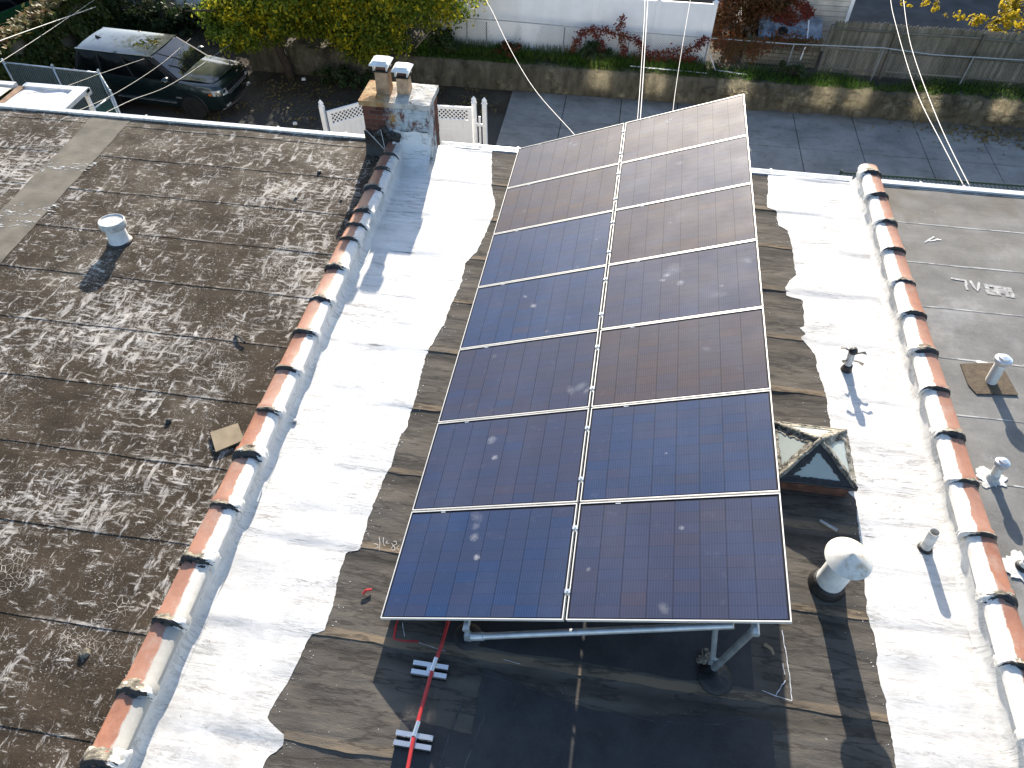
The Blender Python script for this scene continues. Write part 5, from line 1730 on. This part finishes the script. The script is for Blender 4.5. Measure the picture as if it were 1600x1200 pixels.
# --- wooden picket fence on the right of the terrace
wd = thing("wooden_fence", "weathered grey wooden picket fence on the right of the terrace", "fence", (12, 21.75, TER))
def wy(x): return 21.72 - .012 * (x - 8)
x = 7.98
while x < 17.8:
    w = rnd.uniform(.085, .105)
    h = 1.62 + .04 * nz(x * .8, 2) + rnd.uniform(-.025, .025)
    y = wy(x) + .06 + rnd.uniform(-.006, .006)
    z0 = TER - rnd.uniform(.0, .03)
    m = MB()
    m.add([(x, y - .011, z0), (x + w, y - .011, z0), (x + w, y - .011, TER + h - .07), (x + w * .72, y - .011, TER + h), (x + w * .28, y - .011, TER + h), (x, y - .011, TER + h - .07),
           (x, y + .011, z0), (x + w, y + .011, z0), (x + w, y + .011, TER + h - .07), (x + w * .72, y + .011, TER + h), (x + w * .28, y + .011, TER + h), (x, y + .011, TER + h - .07)],
          [(0, 1, 2, 3, 4, 5), (11, 10, 9, 8, 7, 6), (0, 6, 7, 1), (1, 7, 8, 2), (2, 8, 9, 3), (3, 9, 10, 4), (4, 10, 11, 5), (5, 11, 6, 0)])
    m.build("picket", 'wood', wd)
    x += w + rnd.uniform(-.003, .004)
posts = (7.93, 9.86, 12.35, 14.9, 17.5)
for x in posts:
    MB().box((x, wy(x) - .03, TER + .74), (.10, .09, 1.56), Matrix.Rotation(rnd.uniform(-.015, .015), 3, 'Y')).build("post", 'wood', wd)
for a, b in zip(posts, posts[1:]):
    for z in (.18, .80, 1.38):
        dz = rnd.uniform(-.03, .03)
        MB().tube([(a + .05, wy(a) + .018, TER + z), (b - .05, wy(b) + .018, TER + z + dz)], .035, 4).build("rail", 'wood', wd)

# --- plank fence, tarp covered roof and shed between the two fences
pf = thing("plank_fence", "low mossy fence of horizontal planks under the red creeper", "fence", (6.7, 21.95, TER))
for k in range(7):
    z = TER + .05 + k * .125
    MB().box((6.7, 21.95 + .012 * (k % 2) + rnd.uniform(-.005, .005), z + .055), (2.3, .025, .108), Matrix.Rotation(rnd.uniform(-.008, .008), 3, 'Y')).build("plank", 'wood_old', pf)
for x in (5.55, 7.78):
    MB().bx((x - .05, 21.97, TER - .05), (x + .05, 22.05, TER + .95)).build("post", 'wood_old', pf)
sh = thing("shed", "shed of peeling cream planks above the silver tarp", "shed", (7.4, 23.5, TER))
for k in range(13):
    z = TER + .2 + k * .16
    MB().box((7.0, 23.25 - .010 * (k % 2) - rnd.uniform(0, .006), z + .075), (3.30 + .0 * k, .028, .148), Matrix.Rotation(rnd.uniform(-.003, .003), 3, 'Y')).build("plank", 'shed', sh)
MB().bx((8.63, 23.20, TER), (8.74, 23.32, TER + 2.4)).build("corner_board", 'pvc', sh)
MB().bx((5.4, 23.29, TER), (8.6, 26.2, TER + 2.25)).build("wall", 'shed', sh)
MB().bx((5.2, 23.1, TER + 2.30), (8.9, 26.4, TER + 2.4)).build("roof", 'tarp', sh)
tp = thing("tarp", "crumpled silver blue tarp with a hole draped behind the plank fence", "tarp", (6.9, 22.5, TER))
def tf(u, v):
    x = 5.85 + 2.0 * u; y = 22.06 + .85 * v
    return (x, y, TER + .78 + .42 * v + .05 * nz(x * 3, y * 3, 2) + .03 * nz(x * 8, y * 8, 5) + (.10 * math.exp(-((x - 6.0) / .2) ** 2)))
MB().grid(tf, 60, 26).build("sheet", 'tarp', tp, smooth=True)
MB().lathe([(.17, 0), (.15, .02), (.003, .025)], (6.63, 22.38, TER + .95), (0, -.45, 1), n=9).build("hole", 'dark_hole', tp)
for (a, b) in (((7.42, 22.9, TER + 1.24), (7.36, 21.9, TER + .80)), ((7.36, 21.9, TER + .80), (7.30, 21.85, TER + .3))):
    MB().tube([a, b], .022, 6).build("pipe", 'pvc', tp)
MB().bx((5.9, 22.02, TER), (7.85, 22.9, TER + .70)).build("support", 'wood_old', tp)
# silver pole lying on the verge
m = MB().tube([(4.35, 21.25, TER + .55), (4.62, 21.1, TER + .12), (5.6, 21.0, TER + .10)], .02, 8)
tag(m.build("metal_pole", 'galv', origin=(4.5, 21.1, TER)), "bent silver pole lying on the verge beside the white fence's end", "pole")
m = MB().tube([(1.9, 20.95, TER + .12), (4.4, 20.88, TER + .10)], .016, 8)
tag(m.build("pipe_length", 'pvc', origin=(3, 20.9, TER)), "thin white pipe lying in the grass on the retaining wall", "pipe")

# --- creepers and shrubs
rc = thing("shrub", "rusty red and green shrub between the white fence and the shed", "shrub", (5.3, 22.4, TER))
m = MB()
leaf_mesh(m, (5.05, 22.5, TER + 1.15), (.75, .6, 1.25), 5200, .055, 61, zmin=TER)
leaf_mesh(m, (6.0, 22.9, TER + 1.75), (.9, .5, .65), 3600, .05, 62)
m.build("foliage", 'leaf_redtree', rc)
for k in range(5):
    m = MB(); limb(m, (5.2 + .1 * k, 22.5, TER), (4.8 + .35 * k, 22.6, TER + 1.6), .03, .01, 70 + k); m.build("stem", 'bark', rc)
def creeper(label, paths, mat, n, size, spread, loc, cat="creeper"):
    t = thing("creeper", label, cat, loc)
    m = MB(); rr = random.Random(n)
    tot = [sum(math.dist(a, b) for a, b in zip(P, P[1:])) for P in paths]
    for P in paths:
        MB().tube(P, .010, 5).build("stem", 'bark', t)
    for _ in range(n):
        P = rr.choices(paths, tot)[0]
        i = rr.randrange(len(P) - 1); tt = rr.random()
        p = Vector(P[i]).lerp(Vector(P[i + 1]), tt) + Vector((rr.gauss(0, spread), rr.gauss(0, spread * .4), rr.gauss(0, spread)))
        nn = Vector((rr.uniform(-.6, .6), -1, rr.uniform(-.2, .9))).normalized()
        a = Matrix.Rotation(rr.uniform(0, 6.28), 3, nn) @ nn.orthogonal().normalized(); b = nn.cross(a)
        s = size * rr.uniform(.6, 1.4); q = len(m.v)
        m.v += [tuple(p - a * s), tuple(p - b * s * .6), tuple(p + a * s), tuple(p + b * s * .6)]
        m.f.append((q, q + 1, q + 2, q + 3))
    m.build("leaves", mat, t)
creeper("dark red creeper with hanging sprays over the shed planks and tarp", [[(5.6, 23.0, -2.9), (6.6, 22.9, -2.85), (7.2, 22.8, -3.05), (7.35, 22.75, -3.3)], [(5.7, 22.9, -3.2), (6.5, 22.8, -3.25), (7.0, 22.7, -3.4)], [(5.6, 22.8, -3.45), (6.4, 22.7, -3.55), (6.9, 22.6, -3.6)], [(5.7, 23.0, -2.6), (6.4, 22.95, -2.6), (6.9, 22.9, -2.7)]], 'leaf_red', 1900, .045, .09, (6, 22.6, TER))
creeper("dark red creeper trained along the chain link before the white fence", [[(-.05, 21.30, -4.3), (.2, 21.32, -3.75), (.6, 21.33, -3.55), (1.3, 21.32, -3.65), (2.0, 21.32, -3.8), (2.4, 21.32, -4.25), (3.2, 21.32, -4.1), (3.9, 21.32, -3.9), (4.15, 21.32, -3.6)], [(.6, 21.33, -3.6), (.9, 21.32, -4.0), (1.0, 21.30, -4.5)], [(1.3, 21.33, -3.6), (1.5, 21.33, -3.35), (1.45, 21.33, -3.15)], [(1.5, 21.33, -3.7), (1.7, 21.3, -4.4)], [(3.6, 21.32, -4.0), (3.8, 21.3, -4.5)], [(2.0, 21.32, -4.4), (3.0, 21.32, -4.35), (4.0, 21.32, -4.3)]], 'leaf_red', 2100, .034, .075, (1.8, 21.3, TER))
creeper("rusty creeper on the chain link before the mossy plank fence", [[(4.5, 21.33, -3.75), (5.4, 21.34, -3.7), (6.2, 21.34, -3.75)], [(4.9, 21.34, -3.7), (5.0, 21.3, -4.2)], [(5.6, 21.34, -3.7), (5.7, 21.3, -4.1)], [(6.2, 21.9, -3.75), (7.5, 21.9, -3.8)]], 'leaf_redtree', 1300, .045, .13, (5.6, 21.3, TER))
for i, (x, lb, mat, h, n) in enumerate(((-2.05, "dark dead shrub in the torn gap of the chain link", 'leaf_redtree', .45, 700), (.75, "leafy green shrub in the red creeper on the verge", 'leaf_hedge', .6, 1300), (-4.3, "dark green bush at the left end of the verge under the tree", 'leaf_hedge', .7, 2600), (7.05, "small dark green shrub in front of the mossy planks", 'leaf_hedge', .45, 700), (-7.3, "dark green bush on the dirt at the foot of the tree", 'leaf_hedge', .5, 2400), (13.8, "olive green bush behind the right end of the picket fence", 'leaf_ivy', .7, 1500))):
    yy = 21.15 if i != 4 else 20.0
    if i == 5: yy = 22.6
    zz = TER if i != 4 else G
    t = thing("shrub", lb, "shrub", (x, yy, zz))
    m = MB(); leaf_mesh(m, (x, yy, zz + h * .55), (.55 if i != 4 else 1.2, .35, h * .6), n, .05, 80 + i, zmin=zz)
    m.build("foliage", mat, t)
    m = MB()
    for k in range(3): limb(m, (x, yy, zz), (x + .2 * (k - 1), yy, zz + h), .015, .006, k)
    m.build("stem", 'bark', t)

# --- yellow tree at the upper right
yt = thing("tree", "branch of a bright yellow tree reaching over the asphalt at upper right", "tree", (15.5, 23.6, TER))
m = MB(); limb(m, (15.9, 23.6, TER), (15.6, 23.6, -1.2), .16, .09, 3); m.build("trunk", 'bark', yt, smooth=True)
for k, (x, y, z) in enumerate(((12.8, 23.2, -3.2), (13.2, 23.4, -2.6), (11.0, 23.6, -2.9), (14.0, 22.6, -3.6))):
    m = MB(); limb(m, (15.7, 23.6, -2.2 + .2 * k), (x, y, z), .045, .008, 90 + k); m.build("limb", 'bark', yt, smooth=True)
m = MB()
for (c, rd, n) in (((13.6, 23.3, -2.9), (.75, .6, .4), 520), ((12.65, 23.3, -3.35), (.28, .25, .25), 160), ((13.45, 23.2, -3.45), (.5, .3, .3), 240), ((14.4, 23.2, -3.0), (.8, .6, .5), 520), ((11.2, 23.5, -3.05), (.35, .25, .22), 70), ((10.5, 23.6, -2.9), (.25, .2, .3), 40), ((12.0, 23.4, -3.2), (.4, .2, .2), 40), ((13.75, 22.4, -3.9), (.3, .2, .35), 60), ((13.3, 21.9, -3.9), (.15, .1, .2), 26), ((15.3, 23.6, -2.0), (1.6, 1.2, .9), 1800)):
    leaf_mesh(m, c, rd, n, .065, int(100 + c[0] * 10))
m.build("crown", 'leaf_yellow', yt)

# --- grass along the verge, leaves on the ground
m = MB(); rr = random.Random(3)
for k in range(26000):
    x = rr.uniform(-5.2, 17); y = rr.uniform(20.62, 21.7)
    dens = .5 + nz(x * .55, y * .9, 2) * 1.1 + (.25 if x < 4 else -.05)
    if rr.random() > dens: continue
    h = rr.uniform(.06, .16) * (1.9 if x < 4.2 and y > 20.9 else 1)
    a = rr.uniform(0, 6.28); w = .014
    p = Vector((x, y, TER + .06)); s = Vector((math.cos(a), math.sin(a), 0)) * w
    tip = p + Vector((rr.gauss(0, .06), rr.gauss(0, .06) - .03, h))
    q = len(m.v)
    m.v += [tuple(p - s), tuple(p + s), tuple(p.lerp(tip, .6) + s * .8), tuple(tip), tuple(p.lerp(tip, .6) - s * .8)]
    m.f.append((q, q + 1, q + 2, q + 3, q + 4))
tag(m.build("grass", 'grass', origin=(4, 21, TER)), "rough green grass along the top of the retaining wall", "grass", None, 'stuff')
m = MB()
for k in range(3600):
    if rr.random() < .72:
        x, y = rr.uniform(-12.5, -2.2), rr.uniform(16.6, 20.4)
        if nz(x * .7, y * .9, 4) < -.1: continue
        z = G
    else:
        x, y = rr.gauss(13.6, 1.3), 20.1 + rr.gauss(0, .35)
        if y > 20.45: continue
        z = G + .04
    nn = Vector((rr.uniform(-.4, .4), rr.uniform(-.4, .4), 1)).normalized()
    a = Matrix.Rotation(rr.uniform(0, 6.28), 3, nn) @ nn.orthogonal().normalized(); b = nn.cross(a)
    s = .045 * rr.uniform(.6, 1.3); p = Vector((x, y, z + .02)); q = len(m.v)
    m.v += [tuple(p - a * s), tuple(p - b * s * .6), tuple(p + a * s), tuple(p + b * s * .6)]
    m.f.append((q, q + 1, q + 2, q + 3))
tag(m.build("fallen_leaves", 'dead_leaf', origin=(-5, 18, G)), "scattered fallen leaves on the dirt and alley", "leaves", None, 'stuff')
for (x, y, lb) in ((-9.0, 20.1, "white litter scrap at the foot of the big tree"), (-8.3, 17.3, "white litter scrap on the dirt near the left gate")):
    m = MB().box((x, y, G + .05), (.14, .09, .06), Matrix.Rotation(.5, 3, Vector((.3, .2, 1)).normalized()), .7)
    tag(m.build("paper_scrap", 'pvc', origin=(x, y, G)), lb, "litter")

# --- green fence beside the right house's back yard
gf = thing("garden_fence", "dark green mesh fence just beyond the right house's gutter", "fence", (11, 14.3, G))
MB().tube([(7.3, 14.26, -3.6), (16, 14.45, -3.6)], .025, 8).build("top_rail", 'green_paint', gf)
for x in (7.3, 10.1, 12.9, 15.7):
    MB().tube([(x, 14.3, G), (x, 14.3, -3.55)], .03, 8).build("post", 'green_paint', gf)
tag(chain_mesh(MB(), (7.3, 14.28, 0), (16, 14.44, 0), G + .1, -3.62, .10, .004).build("wire_mesh", 'green_paint', gf), kind='stuff')

# --- houses beyond the yards (out of the frame; they shade the alley)
for (x0, x1, top, lb) in ((-19, -7, .2, "far left house across the back yards, out of view"), (-6, 7, -.1, "middle house across the back yards, out of view"), (8.5, 24, -.1, "far right house across the back yards, out of view")):
    t = thing("back_house", lb, "house", ((x0 + x1) / 2, 37, TER))
    MB().bx((x0, 34, TER), (x1, 42, top - 1.0)).build("wall", 'shed', t)
    MB().add([(x0 - .3, 33.6, top - 1.0), (x1 + .3, 33.6, top - 1.0), (x1 + .3, 42.4, top - 1.0), (x0 - .3, 42.4, top - 1.0), (x0 - .3, 38, top + .9), (x1 + .3, 38, top + .9)], [(0, 1, 5, 4), (2, 3, 4, 5), (0, 4, 3), (1, 2, 5), (0, 3, 2, 1)]).build("roof", 'asphalt', t)
    for k in range(4):
        xx = x0 + (x1 - x0) * (k + .5) / 4
        wdw = MB().bx((xx - .5, 33.97, TER + 1.0), (xx + .5, 34.01, TER + 2.3)).build("window", 'glass_side', t)
        MB().bx((xx - .56, 33.94, TER + .93), (xx + .56, 34.03, TER + .995)).build("sill", 'pvc', wdw)

# --- overhead service cables
def cable(label, pts, r, mat='cable', sag=0.):
    P = [Vector(p) for p in pts]
    out = []
    for i in range(len(P) - 1):
        p0, p1, p2, p3 = P[max(i - 1, 0)], P[i], P[i + 1], P[min(i + 2, len(P) - 1)]
        for k in range(8):
            t = k / 8
            out.append(.5 * ((2 * p1) + (p2 - p0) * t + (2 * p0 - 5 * p1 + 4 * p2 - p3) * t * t + (3 * p1 - p0 - 3 * p2 + p3) * t ** 3))
    out.append(P[-1])
    o = MB().tube(out, r, 6).build("overhead_cable", mat, origin=tuple(P[0]), smooth=True)
    return tag(o, label, "cable", "overhead service cables")
cable("left of two pale cables dropping to the right house's gutter", [(7.12, 8.26, -.02), (7.16, 9.7, -.13), (7.24, 11.4, -.29), (7.41, 13.1, -.45), (7.64, 15.5, -.55), (7.80, 17, -.57), (8.17, 19.5, -.55), (9.2, 30, .6)], .0075)
cable("right of two pale cables dropping to the right house's gutter", [(7.21, 8.26, -.02), (7.28, 9.6, -.14), (7.41, 11, -.29), (7.61, 13.2, -.45), (7.81, 15, -.54), (8.09, 17, -.55), (8.47, 19.5, -.54), (9.3, 30, .6)], .0075)
cable("left of the tight pair of white cables rising behind the array", [(1.93, 8.2, -.17), (2.01, 10.5, -.55), (2.0, 15.5, -.71), (1.94, 19, -.73), (1.8, 30, .4)], .0075)
cable("right of the tight pair of white cables rising behind the array", [(1.98, 8.2, -.16), (2.06, 10.5, -.53), (2.05, 16.3, -.66), (2.04, 19, -.72), (2.0, 30, .4)], .0095)
cable("pale cable curving from the array's top edge towards the big tree", [(1.4, 8.2, -.17), (.89, 9.5, -.41), (-.12, 12, -.94), (-1.0, 14.5, -1.33), (-1.93, 17.5, -1.78), (-3.07, 21, -2.04), (-6, 30, -1.2)], .0075)
cable("thin grey cable right of the white pair behind the array", [(2.57, 8.2, -.10), (2.66, 10.8, -.46), (2.88, 14, -.80), (3.11, 17, -.86), (3.36, 20, -.99), (4.2, 30, -.4)], .005, 'cable')
cable("thick pale cable crossing the ivy at the far left", [(-12.9, 11, -.9), (-13.01, 12, -1.08), (-13.15, 13, -1.26), (-14.07, 18, -2.51)], .010)
cable("thin cable crossing the ivy under the thick one at far left", [(-11.4, 10, -.6), (-11.92, 11, -.9), (-12.49, 12, -1.26), (-13.59, 15, -1.97), (-14.8, 19, -2.75)], .006, 'cable_mid')
cable("thin cable passing over the slatted enclosure to the car's roof", [(-10.6, 10.2, -.95), (-10.35, 11, -1.19), (-11.25, 13.5, -2.15), (-11.71, 16, -2.97)], .005, 'cable_mid')
cable("cable from the left gutter across the car's door to its bonnet", [(-7.94, 8.2, -.07), (-9.07, 11, -1.2), (-11.24, 16, -3.08), (-12.6, 20, -4.2)], .005, 'cable_mid')
cable("cable from the left gutter past the car's front wing into the tree", [(-7.43, 8.2, -.08), (-8.42, 10.5, -1.06), (-10.18, 15, -2.96), (-10.29, 20, -3.7)], .006, 'cable_mid')
o = MB().tube([(-4.95, 20.0, -3.97), (-4.05, 22.0, -3.33)], .018, 6).build("bare_branch", 'cardboard', origin=(-4.9, 20, -4))
tag(o, "thin bare pale branch leaning out of the tree's right side", "branch")
